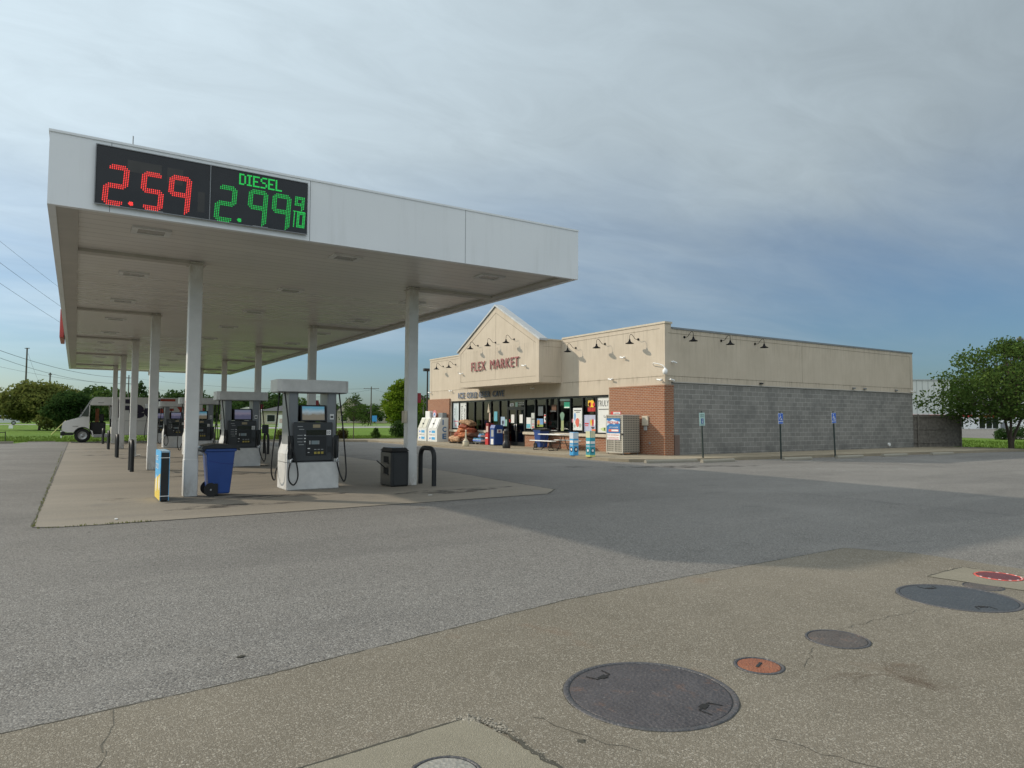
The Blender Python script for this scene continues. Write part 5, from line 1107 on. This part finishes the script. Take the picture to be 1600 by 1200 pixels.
# side with the door opening cut out: build in pieces
def side(y0, y1, name):
    m = MB()
    m.prism([(.03, .70), (.02, 1.12), (.10, 1.28), (.86, 1.52), (1.42, 1.6), (1.42, .80), (1.60, .70), (1.68, .35), (1.58, .35), (1.5, .6), (1.38, .82), (1.08, .93), (.78, .82), (.64, .62), (.30, .62)], 'y', y0, y1)
    m.prism([(1.36, 1.58), (.90, 1.54), (1.06, 1.60)], 'y', y0, y1)
    m.prism([(1.50, 2.66), (1.66, 2.80), (2.62, 2.81), (2.62, 2.30), (1.44, 2.30), (1.42, 2.50)], 'y', y0, y1)
    m.prism([(2.50, 2.30), (2.62, 2.30), (2.62, 2.81), (LV, 2.84), (LV, .45), (6.3, .45), (6.18, .72), (5.86, .86), (5.54, .72), (5.42, .45), (2.62, .45)], 'y', y0, y1)
    m.prism([(1.42, 1.58), (1.36, 1.58), (1.38, 2.30), (1.44, 2.30)], 'y', y0, y1)
    return m.build(name, MV, vn)
side(-.0, .04, 'side_panel'); side(WV-.04, WV, 'side_panel')
m = MB(); m.add([(1.66, 0.04, 2.80), (LV, .04, 2.84), (LV, WV-.04, 2.84), (1.66, WV-.04, 2.80), (1.5, .04, 2.66), (1.5, WV-.04, 2.66)], [(0, 1, 2, 3), (0, 3, 5, 4)]); m.box(LV-.03, .04, .45, LV, WV-.04, 2.83); m.box(2.62, .04, .45, 2.66, WV-.04, 2.80); m.build('body_shell', MV, vn)
m = MB(); m.add([(.03, .04, .66), (.03, WV-.04, .66), (.02, .04, 1.12), (.02, WV-.04, 1.12), (.10, .04, 1.28), (.10, WV-.04, 1.28), (.86, .04, 1.52), (.86, WV-.04, 1.52)], [(0, 1, 3, 2), (2, 3, 5, 4), (4, 5, 7, 6)]); m.build('hood', MV, vn)
m = MB(); m.box(1.62, .04, .42, LV, WV-.04, .5); m.build('floor', MVR, vn)
MB().add([(.87, .06, 1.52), (.87, WV-.06, 1.52), (1.49, WV-.06, 2.64), (1.49, .06, 2.64)], [(0, 1, 2, 3)]).build('windscreen', MCARG, vn)
m = MB(); m.prism([(.84, 1.50), (.92, 1.50), (1.55, 2.66), (1.48, 2.66)], 'y', -.004, .05); m.prism([(.84, 1.50), (.92, 1.50), (1.55, 2.66), (1.48, 2.66)], 'y', WV-.05, WV+.004); m.build('windscreen_pillar', MLG, vn)
MB().prism([(.98, 1.60), (1.38, 1.62), (1.38, 2.28), (1.34, 2.28)], 'y', -.002, .012).build('quarter_window', mat('van_side_glass', (.07, .08, .075), .08, var=0), vn)
m = MB(); m.box(2.49, -.006, .95, 2.62, 0, 2.30); m.build('door_rail', MBK, vn); MB().box(2.5, -.03, 1.45, 2.56, -.006, 2.2).build('grab_rail', MLG, vn)
# dark cab inside
m = MB(); m.box(1.45, .3, .5, 2.3, .9, 1.25, ch=.05); m.box(1.95, .35, 1.25, 2.2, .85, 1.75, ch=.05); m.build('seat', MBK, vn)
MB().box(.95, .1, .9, 1.35, WV-.1, 1.5, ch=.05).build('dashboard', MBK, vn); MB().box(1.75, 1.4, 1.1, 1.95, 1.5, 2.1).build('parcel_door', mat('cab_orange', (.5, .17, .08), .5), vn)
MB().tube([(1.5+.0*k, .62+.2*math.cos(k*.6), 1.5+.2*math.sin(k*.6)) for k in range(11)], .015, 6).build('steering_wheel', MBK, vn)
m = MB(); m.box(-.06, -.02, .42, .16, WV+.02, .66, ch=.03); m.box(.16, .0, .45, .60, .05, .60); m.build('bumper', MBK, vn)
MB().box(.005, .12, .80, .025, .45, 1.0).build('headlight', MLG, vn); MB().box(.005, WV-.45, .80, .025, WV-.12, 1.0).build('headlight', MLG, vn); MB().box(.0, .6, .72, .022, WV-.6, 1.08).build('grille', MBK, vn)
m = MB(); m.box(1.66, -.01, .30, 2.6, .3, .45, ch=.02); m.build('step', MVR, vn)
m = MB(); m.box(2.64, -.006, 1.32, LV, 0, 1.345); m.build('side_moulding', MVR, vn); MB().box(1.85, -.006, 2.44, 2.15, -.001, 2.46).build('vent_slot', MBK, vn); MB().box(.55, -.012, .98, .85, 0, 1.0).build('hood_latch', MBK, vn)
m = MB(); m.tube([(1.1, -.02, 1.9), (.98, -.22, 1.95), (.98, -.22, 1.72)], .012, 6); m.box(.95, -.32, 1.72, 1.0, -.14, 2.05, ch=.01); m.build('mirror', MBK, vn)
for x in (1.08, 5.86):
    for y, s in ((.03, 1), (WV-.33, -1)):
        w_ = MB(); w_.lathe([(.25, -.15), (.36, -.15), (.42, -.12), (.43, 0), (.42, .12), (.36, .15), (.25, .15)], n=28); wo = w_.build('wheel', MTYRE, vn, (x, y+.15, .425)); wo.rotation_euler = (R(90), 0, 0)
        r_ = MB(); r_.lathe([(.001, .10), (.05, .11), (.07, .07), (.16, .05), (.22, .10), (.25, .12), (.25, -.12), (.001, -.12)], n=24); r_.build('rim', MLG, wo)
m = MB(); m.tube([(1.08+.47*math.cos(a), -.0, .425+.50*math.sin(a)) for a in np.linspace(.1, 3.0, 12)], .03, 6); m.build('wheel_arch', MBK, vn)
def vt(c, x0, x1, z0, z1, mm, off): text(c, 'van_lettering', mm, vn, (x0+.68, -.012, z0), *YN, w_=x1-x0, h=z1-z0, ext=.01, off=off)
vt('F', 2.25, 2.88, 1.53, 2.70, MPUR, .05); vt('e', 2.86, 3.72, 1.50, 2.38, MPUR, .05); vt('d', 3.68, 4.60, 1.50, 2.72, MPUR, .05)
MRO = mat('lettering_red', (.42, .06, .03), .5, var=.03); m = MB(); ex = 4.62+.68
m.prism([(ex, 1.53), (ex+.86, 1.53), (ex+.86, 1.83), (ex+.36, 1.83), (ex+.36, 1.99), (ex+.78, 1.99), (ex+.78, 2.27), (ex+.36, 2.27), (ex+.36, 2.45), (ex+.86, 2.45), (ex+.86, 2.75), (ex, 2.75)], 'y', -.012, -.001); m.build('van_lettering', MRO, vn)
ex = 5.46+.68; m = MB(); m.prism([(ex, 1.53), (ex+.34, 1.53), (ex+.50, 1.74), (ex+.66, 1.53), (ex+1.0, 1.53), (ex+.68, 1.98), (ex+1.0, 2.42), (ex+.66, 2.42), (ex+.50, 2.22), (ex+.34, 2.42), (ex, 2.42), (ex+.32, 1.98)], 'y', -.012, -.001); m.build('van_lettering', MRO, vn)

# ------------------------------------------------------------------ cars
def car(name, label, cat, loc, rz, paint, suv=True):
    t = thing(name, label, cat, loc, rz); LL = 4.9; h = 1.85 if suv else 1.5; W_ = 1.9
    low = [(0, .45), (0, .85), (.12, 1.02), (1.25, 1.10), (LL-.05, 1.12), (LL, .9), (LL, .45)]
    m = MB(); m.prism([(0.02, .45), (.0, .62), (.03, .92), (.15, 1.02), (1.3, 1.12), (LL-.08, 1.12), (LL, .9), (LL-.02, .45), (4.35, .40), (4.28, .62), (4.0, .78), (3.72, .68), (3.6, .40), (1.4, .40), (1.3, .66), (1.0, .78), (.7, .66), (.6, .40)], 'y', -W_/2, W_/2)
    b = m.build('body', paint, t); bv = b.modifiers.new('b', 'BEVEL'); bv.width = .05; bv.segments = 2
    top = [(1.25, 1.12), (1.85, h-.08), (2.1, h), (4.2, h), (4.6, h-.1), (4.8, 1.12)] if suv else [(1.3, 1.0), (2.0, h-.05), (2.3, h), (3.6, h-.02), (4.4, 1.1)]
    m = MB(); m.prism(top, 'y', -W_/2+.12, W_/2-.12); c = m.build('cabin', paint, t)
    for s in (-1, 1):
        yy = s*(W_/2-.12); 
        for (a, bb) in (((1.5, 1.16), (2.5, 1.16)), ((2.6, 1.16), (3.5, 1.16)), ((3.6, 1.16), (4.5, 1.16))):
            hh = h-.16; m = MB(); lx = a[0]+(.42 if a[0] < 2 else 0); m.prism([a, bb, (bb[0]-(.15 if bb[0] > 4 else 0), hh), (lx, hh)], 'y', yy-.005*s, yy+.008*s); m.build('window', MCARG, t)
    m = MB(); m.add([(1.24, -.7, 1.14), (1.24, .7, 1.14), (1.83, .65, h-.1), (1.83, -.65, h-.1)], [(0, 1, 2, 3)]); m.build('windscreen', MCARG, t)
    for x in (1.0, 4.0):
        for s in (-1, 1):
            w_ = MB(); w_.cone((x, s*(W_/2-.24), .37), (x, s*(W_/2-.01), .37), .36, .36, 20); wo = w_.build('wheel', MTYRE, t); MB().cone((x, s*(W_/2-.009), .37), (x, s*(W_/2+.004), .37), .2, .18, 14).build('rim', MLG, wo)
    for s in (-1, 1): MB().box(-.012, s*.55-.15, .72, .02, s*.55+.15, .88).build('headlight', MLG, t); MB().box(LL-.03, s*.7-.1, .8, LL+.01, s*.7+.1, 1.05).build('tail_light', MRED, t)
    MB().box(-.03, -.85, .42, .1, .85, .6, ch=.03).build('bumper', MBK, t)
    return t
car('parked_car', 'white SUV on the far road behind the olive tree at the left edge', 'car', (-9.0, 163.0, .03), R(183), mat('car_white', (.62, .63, .64), .3, var=.02))
car('parked_car', 'silver car in the neighbouring lot, mostly hidden by the wooden fence', 'car', (88.5, 43.0, .02), R(70), mat('car_silver', (.40, .42, .44), .3, metal=.4, var=.02), False)

# ------------------------------------------------------------------ far buildings
def PP(x, D): s = (x-800)/1070; return (D*(.54+.84*s), D*(.84-.54*s))
def house(name, label, cat, x, y, w_, d, h, rz, wallm, roofm, roof='flat', rh=2.0, wins=4, winm=None, band=None, over=.4):
    t = thing(name, label, cat, (x, y, 0), rz)
    MB().box(0, 0, 0, w_, d, h).build('wall', wallm, t)
    if roof == 'flat': MB().box(-over, -over, h, w_+over, d+over, h+.35).build('roof', roofm, t)
    elif roof == 'hip':
        m = MB(); o = over+.3; m.add([(-o, -o, h), (w_+o, -o, h), (w_+o, d+o, h), (-o, d+o, h), (d*.45, d/2, h+rh), (w_-d*.45, d/2, h+rh)], [(0, 1, 5, 4), (1, 2, 5), (2, 3, 4, 5), (3, 0, 4), (3, 2, 1, 0)]); m.build('roof', roofm, t)
    else:
        m = MB(); m.prism([(-over, h), (w_/2, h+rh), (w_+over, h)], 'y', -over, d+over); m.build('roof', roofm, t); m = MB(); m.prism([(.1, h), (w_/2, h+rh-.25), (w_-.1, h)], 'y', -over-.03, -over-.005); m.build('gable_end', wallm, t)
    for k in range(wins):
        ww = w_/(wins+.6); x0 = ww*(k+.45); fr = MB().box(x0-.08, -.05, .6, x0+ww*.62+.08, -.002, h*.72).build('window', MW if band is None else MBK, t); MB().box(x0, -.06, .7, x0+ww*.62, -.0505, h*.7).build('pane', winm or MCARG, fr)
    if band: MB().box(-.1, -.12, h*.72, w_+.1, -.03, h).build('fascia_band', band, t)
    return t
MTANB = mat('far_tan_wall', (.42, .37, .28), .8); MGRF = mat('far_grey_roof', (.05, .052, .056), .8, var=.2); MWHB = mat('far_white_wall', (.55, .55, .5), .8); MBRN = mat('far_dark_roof', (.07, .06, .06), .8)
house('bank_building', 'low tan bank with dark hipped roof seen behind the pumps', 'building', *PP(404, 174), 11, 12, 3.4, R(-25), MTANB, MGRF, 'hip', 1.9, 3)
house('shop_building', 'low white building with pale gabled roof seen through the second pump', 'building', *PP(352, 186), 9.5, 12, 3.0, R(-25), MWHB, mat('far_pale_roof', (.45, .44, .4), .7), 'gable', 1.6, 2)
house('gas_shop', 'distant blue and white fronted shop seen beside the front left column', 'building', 9.0, 196, 14.5, 10, 3.0, R(-10), MTANB, MGRF, 'flat', 1, 4, band=MBLU2)
house('gabled_house', 'tan house with steep gable seen just right of the nearest pump', 'building', *PP(522, 232), 8.0, 14, 4.0, R(-30), MTANB, MBRN, 'gable', 4.6, 2)
house('gabled_house', 'tan gabled building beside the bright green tree', 'building', *PP(582, 236), 8.5, 14, 4.0, R(-30), mat('far_cream_wall', (.50, .44, .34), .8), MBRN, 'gable', 4.2, 3)
house('long_building', 'long low building with dark roof beyond the lawn', 'building', 90, 246, 42, 14, 3.6, R(-28), MTANB, MBRN, 'hip', 3.2, 8)
house('rear_shed', 'low tan building with dark roof left of the store corner', 'building', 70.5, 142, 16, 8, 3.8, R(-28), MTANB, MBRN, 'hip', 2.4, 2)
t = thing('blue_tarp_sign', 'small bright blue board behind the thin young tree', 'sign', (*PP(581, 160), 0), R(-25)); MB().box(-.6, 0, .9, .5, .15, 2.3).build('board', mat('tarp_blue', (.05, .28, .62), .5), t); MB().box(-.5, 0, 0, -.4, .1, .9).build('leg', MGR, t); MB().box(.3, 0, 0, .4, .1, .9).build('leg', MGR, t)
t = thing('sandwich_board', 'white sandwich board on the verge behind the second pump', 'sign', (24.35, 97.6, 0), R(-20)); MB().box(-.6, 0, .35, .6, .06, 2.0).build('board', MW, t)
for x in (-.6, .5): MB().box(x, 0, 0, x+.1, .06, .35).build('leg', MW, t)
MB().box(-.45, -.01, .9, .45, -.002, 1.5).build('printed_lines', mat('faint_red_print', (.6, .45, .42), .6), t)
# white metal warehouse
wh = thing('metal_warehouse', 'white ribbed metal warehouse with red stripe and glazed entrance behind the tree', 'building', (128, 72, 0), R(-52))
def m_rib():
    t = NT('ribbed_white'); s = t.n('ShaderNodeSeparateXYZ'); t.l(t.vec, s.inputs[0]); f = t.math('FRACT', t.math('MULTIPLY', s.outputs[0], 1/1.25)); r = t.rng(t.math('ABSOLUTE', t.math('SUBTRACT', f, .5)), .40, .46)
    t.col(t.mix(t.math('MULTIPLY', r, .55), (.56, .58, .55), (.22, .24, .23))); t.rough(.5); t.bump(r, .6, .06); return t.m
MB().box(-10, 0, 0, 75, 40, 10.5).build('wall', m_rib(), wh); MB().box(-10.2, -.15, 10.5, 75.2, 40.2, 10.75).build('roof_edge', MLG, wh)
MB().box(-10, -.12, 2.55, 75, -.01, 3.05).build('red_stripe', mat('stripe_red', (.50, .035, .03), .5), wh); MB().box(-10, -.1, 0, 75, -.005, 2.55).build('lower_wall', MW, wh)
wh.location = (151.6, 80.6, 0); wh.rotation_euler = (0, 0, R(-32.7))
for k, x in enumerate((5.6, 7.0, 8.4, 9.7, 12.5)):
    f = MB().box(x-.1, -.16, .3, x+1.2, -.101, 2.5).build('window', MW, wh); MB().box(x, -.18, .4, x+1.1, -.161, 2.4).build('pane', MCARG, f)
f = MB().box(16.9, -.16, .05, 21.5, -.101, 2.5).build('entrance', MW, wh)
for x in (17.1, 18.6, 20.0): MB().box(x, -.18, .15, x+1.2, -.161, 2.4).build('pane', MCARG, f)
MB().box(21.7, -.5, .1, 22.7, -.13, 1.5).build('meter_box', MGR, wh)

def P(x, D):
    s = (x-800)/1070; return (D*(.54+.84*s), D*(.84-.54*s))
def ZP(x, y, D): return 1.55+((652+(x-125)*.0051)-y)*D/1070
# ------------------------------------------------------------------ trees and shrubs
x, y = 43.9, 17.3
tree('shade_tree', 'spreading green shade tree on the lawn right of the store', 'tree', (x, y, 0), 6.5, 8.6, 1.5, m_leaf('leaf_shade_tree', (.04, .074, .02), (.075, .125, .03), (.135, .19, .045)), clumps=125, n_per=135, leaf=.105, squash=.42, cr=.72, tr=.105, shape='dome', seed=4, multi=3, lean=(.3, -.2), off=(-1.15, .75))
tree('olive_tree', 'big olive-green tree left of the delivery van', 'tree', (*P(56, 81), 0), 5.05, 8.4, 1.7, ML_OL, clumps=44, n_per=420, leaf=.21, tr=.16, seed=5)
tree('undergrowth_tree', 'low dark bushy growth at the foot of the olive tree', 'tree', (*P(84, 78), 0), 2.9, 4.4, .3, ML_OL, clumps=18, n_per=200, leaf=.17, tr=.06, seed=16)
tree('shrubby_tree', 'dark shrubby tree close behind the van hood', 'tree', (*P(108, 72), 0), 4.2, 5.0, .6, ML_DK, clumps=24, n_per=300, leaf=.19, tr=.1, seed=6)
tree('lime_green_tree', 'bright lime-green tree behind the front right column', 'tree', (*P(622, 86), 0), 6.6, 5.7, 1.2, ML_YG, clumps=44, n_per=260, leaf=.17, tr=.14, seed=7, shape='dome', squash=.55)
tree('young_tree', 'thin young tree with sparse leaves on the lawn between pump and column', 'tree', (17.1, 48.3, 0), 3.5, 2.5, 1.25, ML_MID, clumps=24, n_per=55, leaf=.085, tr=.045, seed=8, shape='cone')
far = [(-8, 641, 'dk', 12), (6, 634, 'dk', 10), (84, 630, 'md', 9), (100, 624, 'md', 10), (118, 611, 'dk', 10), (143, 604, 'dk', 11), (168, 607, 'md', 11), (190, 614, 'dk', 9), (215, 595, 'pine', 7), (232, 602, 'pine', 6), (254, 616, 'dk', 8), (278, 610, 'dk', 9), (300, 612, 'dk', 9), (326, 618, 'dk', 9), (350, 616, 'md', 10), (374, 622, 'dk', 10),
       (398, 626, 'dk', 9), (416, 614, 'dk', 10), (438, 616, 'dk', 9), (462, 622, 'md', 9), (486, 630, 'dk', 9), (508, 632, 'dk', 9), (540, 634, 'dk', 9), (566, 632, 'md', 9), (590, 634, 'dk', 9), (655, 618, 'dk', 8), (672, 622, 'md', 9)]
where = {-8: 'at the left edge of the picture', 6: 'behind the white SUV', 84: 'between the two left utility poles', 100: 'right of the shorter utility pole', 118: 'above the van hood', 143: 'above the van windscreen, tallest round one', 168: 'above the open van door', 190: 'behind the farthest left column', 215: 'with ragged pine top between columns', 232: 'with ragged pine top left of the second column', 254: 'just right of the second left column', 278: 'above the red lettering of the van', 300: 'behind the first left column', 326: 'just right of the first left column', 350: 'above the second pump hood', 374: 'seen through the second pump', 398: 'behind the third right column', 416: 'above the bank roof, left', 438: 'above the bank roof, right', 462: 'behind the nearest pump pillar', 486: 'seen through the nearest pump', 508: 'behind the second right column', 540: 'above the gabled house', 566: 'behind the young tree', 590: 'left of the lime tree', 655: 'beside the red box of the front right column', 672: 'touching the store corner'}
protos = {}
for i, (px_, py_, k, wd) in enumerate(far):
    D = 225+((i*37) % 50); H = ZP(px_, py_, D); m = {'dk': ML_DK, 'md': ML_MID, 'pine': ML_DK}[k]; nm = 'pine_tree' if k == 'pine' else 'broadleaf_tree'
    lab = {'dk': 'dark green distant tree ', 'md': 'lighter green distant tree ', 'pine': 'dark distant pine '}[k]+where[px_]
    if (k, i % 3) not in protos or k == 'pine':
        t = tree(nm, lab, 'tree', (*P(px_, D), 0), 10, 12 if k != 'pine' else 7, 1.2, m, clumps=26, n_per=60 if k != 'pine' else 45, leaf=.62 if k != 'pine' else .5, tr=.3, seed=20+i, shape='round' if k != 'pine' else 'spread', group='distant trees on the skyline'); protos[(k, i % 3)] = t
    else:
        t = copy_tree(protos[(k, i % 3)]); t['label'] = lab; t.location = (*P(px_, D), 0); t.rotation_euler[2] = i*1.3
    t.scale = (wd*1.5/12, wd*1.5/12, H/10)
# low wood closing the horizon
global_rng = np.random.default_rng(3); rng = np.random.default_rng(3)
cs = []; rs = []
for i in range(420):
    xx = -300+i*3.4+rng.uniform(-2, 2); D = rng.uniform(285, 330); p = P(xx, D); cs.append((p[0], p[1], rng.uniform(.5, 5.0))); rs.append(rng.uniform(2.4, 4.2))
o = leaves(cs, rs, 45, 1.1, ML_DK, 'distant_wood', None); tag(o, 'low dark wood closing the horizon', 'wood', kind='stuff')
bush('round_bush', 'large round clipped dark bush left of the front right column', (*P(619, 55.5), 0), 1.9, 1.35, ML_DK, 2600, .075, 'bushes along the lawn kerb', 1)
bush('conical_bush', 'small pointed bright green bush between the young tree and round bush', (*P(583, 52.5), 0), 1.05, .92, ML_MID, 1800, .055, 'bushes along the lawn kerb', 2, True)
bush('bronze_bush', 'bronze-leaved low bush right of the nearest pump', (*P(531, 50.5), 0), 1.35, .75, ML_BR, 1400, .06, 'bushes along the lawn kerb', 3)
bush('bronze_bush', 'bronze-leaved low bush hidden partly by the nearest pump hose', (*P(508, 50.8), 0), 1.3, .8, ML_BR, 1400, .06, 'bushes along the lawn kerb', 4)
bush('low_bush', 'mixed low bush just left of the nearest pump', (*P(459, 50.8), 0), 1.5, .85, ML_OL, 1500, .06, 'bushes along the lawn kerb', 5)
bush('low_bush', 'smaller mixed low bush right of the third right column', (*P(434, 50.8), 0), 1.2, .65, ML_OL, 1200, .06, 'bushes along the lawn kerb', 6)
bush('dark_shrub', 'dark shrub at the left end of the store walk', (*P(653, 52.0), 0), 1.5, 1.9, ML_DK, 2200, .08, None, 7)
for k, (xx, W_, H_) in enumerate(((1556, 1.3, .9), (1578, 1.8, 1.1), (1600, 1.9, 1.15))): bush('hedge_bush', ('leftmost clipped bush at the lawn edge behind the shade tree', 'middle clipped bush behind the shade tree trunk', 'rightmost clipped bush at the picture edge')[k], (*P(xx, 60+k), 0), W_*1.3, H_, ML_DK, 1500, .08, 'clipped bushes behind the shade tree', 8+k)
# grass blades near the kerbs
rng = np.random.default_rng(8); V = []
for (x0, x1, y0, y1, n, hh) in ((9.8, 24, 47.4, 60, 9000, .10), (-14, 9.2, 51.9, 66, 9000, .10), (43, 62, 9, 28, 9000, .10), (-.5, 0, 11.8, 50, 0, .04)):
    if n == 0: continue
    p = np.stack([rng.uniform(x0, x1, n), y0+(y1-y0)*rng.random(n)**1.6, np.zeros(n)], 1)
    if x0 == 43: kp = p[:, 1] > 16.2-(p[:, 0]-43)*.13; p = p[kp]; n = len(p)
    a = rng.uniform(0, 6.28, n); w_ = .03; h = hh*(.5+rng.random(n)); dx = np.stack([np.cos(a)*w_, np.sin(a)*w_, np.zeros(n)], 1); tip = p+np.stack([rng.normal(0, .03, n), rng.normal(0, .03, n), h], 1)
    V.append(np.stack([p-dx, p+dx, tip], 1).reshape(-1, 3))
V = np.concatenate(V); n = len(V)//3; me = bpy.data.meshes.new('grass'); me.from_pydata(V.tolist(), [], np.arange(3*n).reshape(-1, 3).tolist()); me.materials.append(m_leaf('blade_green', (.06, .115, .02), (.09, .15, .025), (.14, .19, .045)))
o = bpy.data.objects.new('grass', me); col.objects.link(o); tag(o, 'mown grass blades on the lawns', 'grass', kind='stuff')
# moss and weeds in the pad joint
mb = MB(); rw = random.Random(4)
for k in range(420):
    yy = 11.8+rw.random()**1.5*25; xx = -.455+rw.uniform(-.02, .02)+.004*(yy-11.8)/10
    if k % 4 == 0: xx = rw.uniform(-.4, 1.0); yy = 11.58+rw.uniform(-.02, .03)
    a = rw.uniform(0, 6.28); hh = rw.uniform(.01, .035); mb.add([(xx-.008*math.cos(a), yy-.008*math.sin(a), .009), (xx+.008*math.cos(a), yy+.008*math.sin(a), .009), (xx+rw.uniform(-.02, .02), yy+rw.uniform(-.02, .02), .009+hh)], [(0, 1, 2)])
tag(mb.build('weeds', ML_OL), 'weeds growing in the joint round the pad', 'weeds', kind='stuff')
# rubble in the broken joint of the slab
mb = MB(); rr_ = random.Random(9)
def stone(mb, x, y, z, s):
    vs = []; 
    for (a, b, c) in ((1, 0, 0), (-1, 0, 0), (0, 1, 0), (0, -1, 0), (0, 0, 1), (0, 0, -1)):
        k = s*rr_.uniform(.6, 1.2); vs.append((x+a*k+rr_.uniform(-.2, .2)*s, y+b*k, z+c*k*.6))
    mb.add(vs, [(0, 2, 4), (2, 1, 4), (1, 3, 4), (3, 0, 4), (2, 0, 5), (1, 2, 5), (3, 1, 5), (0, 3, 5)])
def along(pts, n, spread, smin, smax, z=.013):
    for k in range(n):
        i = rr_.randrange(len(pts)-1); u = rr_.random(); a, b = pts[i], pts[i+1]; x = a[0]+(b[0]-a[0])*u+rr_.gauss(0, spread); y = a[1]+(b[1]-a[1])*u+rr_.gauss(0, spread); stone(mb, x, y, z, rr_.uniform(smin, smax))
along([(1.72, 3.17), (1.79, 3.14), (1.84, 2.95)], 260, .022, .003, .012); along([(1.84, 2.95), (1.85, 2.55), (1.92, 1.8)], 200, .012, .002, .008); along([(7.6, 3.63), (8.0, 3.62), (8.06, 3.1)], 160, .02, .002, .008); along([(7.37, 2.8), (8.05, 3.07)], 90, .02, .002, .007); along([(.9, 3.11), (1.7, 3.17)], 60, .008, .001, .004)
tag(mb.build('rubble', mat('rubble_stone', (.26, .235, .19), .9, var=.5, vs=60)), 'crumbled stones in the broken slab joint', 'rubble', kind='stuff')
for k, (xx, yy, lb) in enumerate(((2.1, 2.66, 'dark leaf-shaped scrap on the slab left of the big cover'), (.95, 4.75, 'small dark leaf scrap on the grey asphalt at lower left'), (6.3, 2.45, 'dark pebble on the slab below the far cover'), (.2, 10.9, 'dark twig scrap before the front left pad corner'))):
    m = MB(); stone(m, 0, 0, .004, .035 if k < 2 else .02); o = m.build('leaf_scrap', MDIRT, None, (xx, yy, .009)); o.scale = (1.2, .7, .3); tag(o, lb, 'litter')
# ------------------------------------------------------------------ poles and wires
MPOLE = mat('pole_wood', (.10, .09, .075), .9, var=.15)
def pole(label, x, ytop, D, r=.16, arms=((.5, 1.2),), lean=0):
    p = P(x, D); H = ZP(x, ytop, D); t = thing('utility_pole', label, 'utility pole', (*p, 0)); t.rotation_euler = (0, 0, R(-32.7)); MB().cone((0, 0, 0), (lean, 0, H), r, r*.7, 10).build('pole', MPOLE, t)
    for (dz, L_) in arms:
        MB().box(lean-L_, -.06, H-dz-.06, lean+L_, .06, H-dz+.06).build('crossarm', MPOLE, t)
        for s in (-.9, -.45, .45, .9): MB().cone((lean+s*L_, 0, H-dz+.06), (lean+s*L_, 0, H-dz+.22), .05, .03, 6).build('insulator', MGR, t)
    return t
pole('tallest utility pole behind the olive tree', 32, 543, 170, .24, ((.15, .6), (9.0, 2.2))); pole('shorter utility pole right of the tallest one', 70, 582, 130, .17, ((.4, .3),)); pole('utility pole hidden among the left canopy columns', 194, 586, 165, .17, ((.7, 1.5), (2.1, 1.5)))
pole('utility pole with short crossarm between young tree and lime tree', 575, 604, 160, .16, ((.5, 1.8),)); pole('small utility pole just left of the store lamp post', 657, 619, 150, .15, ((.4, 1.2), (1.4, 1.0)))
pole('leaning utility pole behind the shade tree at the right edge', 1603, 526, 61, .15, ((.3, .3),), -.75)
def wire(label, a, b, sag, r=.022):
    A = Vector((*P(a[0], a[2]), ZP(*a))); B = Vector((*P(b[0], b[2]), ZP(*b))); pts = [A.lerp(B, u)-Vector((0, 0, sag*4*u*(1-u))) for u in np.linspace(0, 1, 22)]
    tag(MB().tube(pts, r, 5).build('power_line', mat('cable_dark', (.03, .032, .035), .7, var=0)), label, 'power line', 'overhead wires at the left')
wire('uppermost overhead wire at the left edge', (-80, 325, 45), (260, 560, 150), 1.2, .010); wire('second overhead wire from the top at the left', (-80, 362, 48), (250, 575, 150), 1.0, .014); wire('third overhead wire from the top, ending behind the canopy corner', (-80, 398, 50), (250, 590, 155), 1.0, .014)
wire('thick overhead wire crossing the tallest pole', (-80, 521, 100), (194, 590, 165), 1.6, .035); wire('overhead wire just under the thick one', (-80, 532, 100), (194, 599, 165), 1.8, .03); wire('thin wire low over the olive tree', (-80, 556, 110), (194, 600, 165), 1.0, .02); wire('lowest thin wire over the left trees', (-80, 590, 120), (194, 626, 165), 1.0, .02)
wire('upper wire seen between the canopy columns', (194, 590, 165), (575, 607, 160), 1.2, .02); wire('lower wire seen between the canopy columns', (194, 599, 165), (575, 609, 160), 3.0, .02); wire('wire from the young tree pole to the store', (575, 607, 160), (660, 620, 150), .6, .02)
wire('slack guy wire beside the tallest pole', (34, 552, 170), (55, 602, 168), .3, .02)
# small things on the left lawn
t = thing('metal_hurdle', 'low dark metal frame on the grass at the left edge', 'barrier', (-3.9, 49.9, 0)); 
for x in (-.6, .1, .45): MB().box(x, 0, 0, x+.04, .04, .70).build('post', MBK, t)
MB().box(-.6, 0, .62, .49, .04, .66).build('rail', MBK, t)
tag(MB().cone((0, 0, 0), (0, 0, .55), .045, .045, 10).build('marker_post', MW, None, (*P(91, 50.5), 0)), 'short white marker post before the van bumper', 'post')
tag(MB().cone((*P(75, 58), .05), (*P(97, 60), 1.25), .03, .03, 8).build('guy_wire_guard', mat('guard_yellow', (.42, .40, .12), .6)), 'pale yellow slanting guy wire guard before the olive tree', 'guard')
tag(MB().box(0, 0, 0, .5, .05, .45).build('yard_sign', MW, None, (*P(8, 92), 0), R(-20)), 'tiny white board on the grass below the white SUV', 'sign')
# nearby posts right
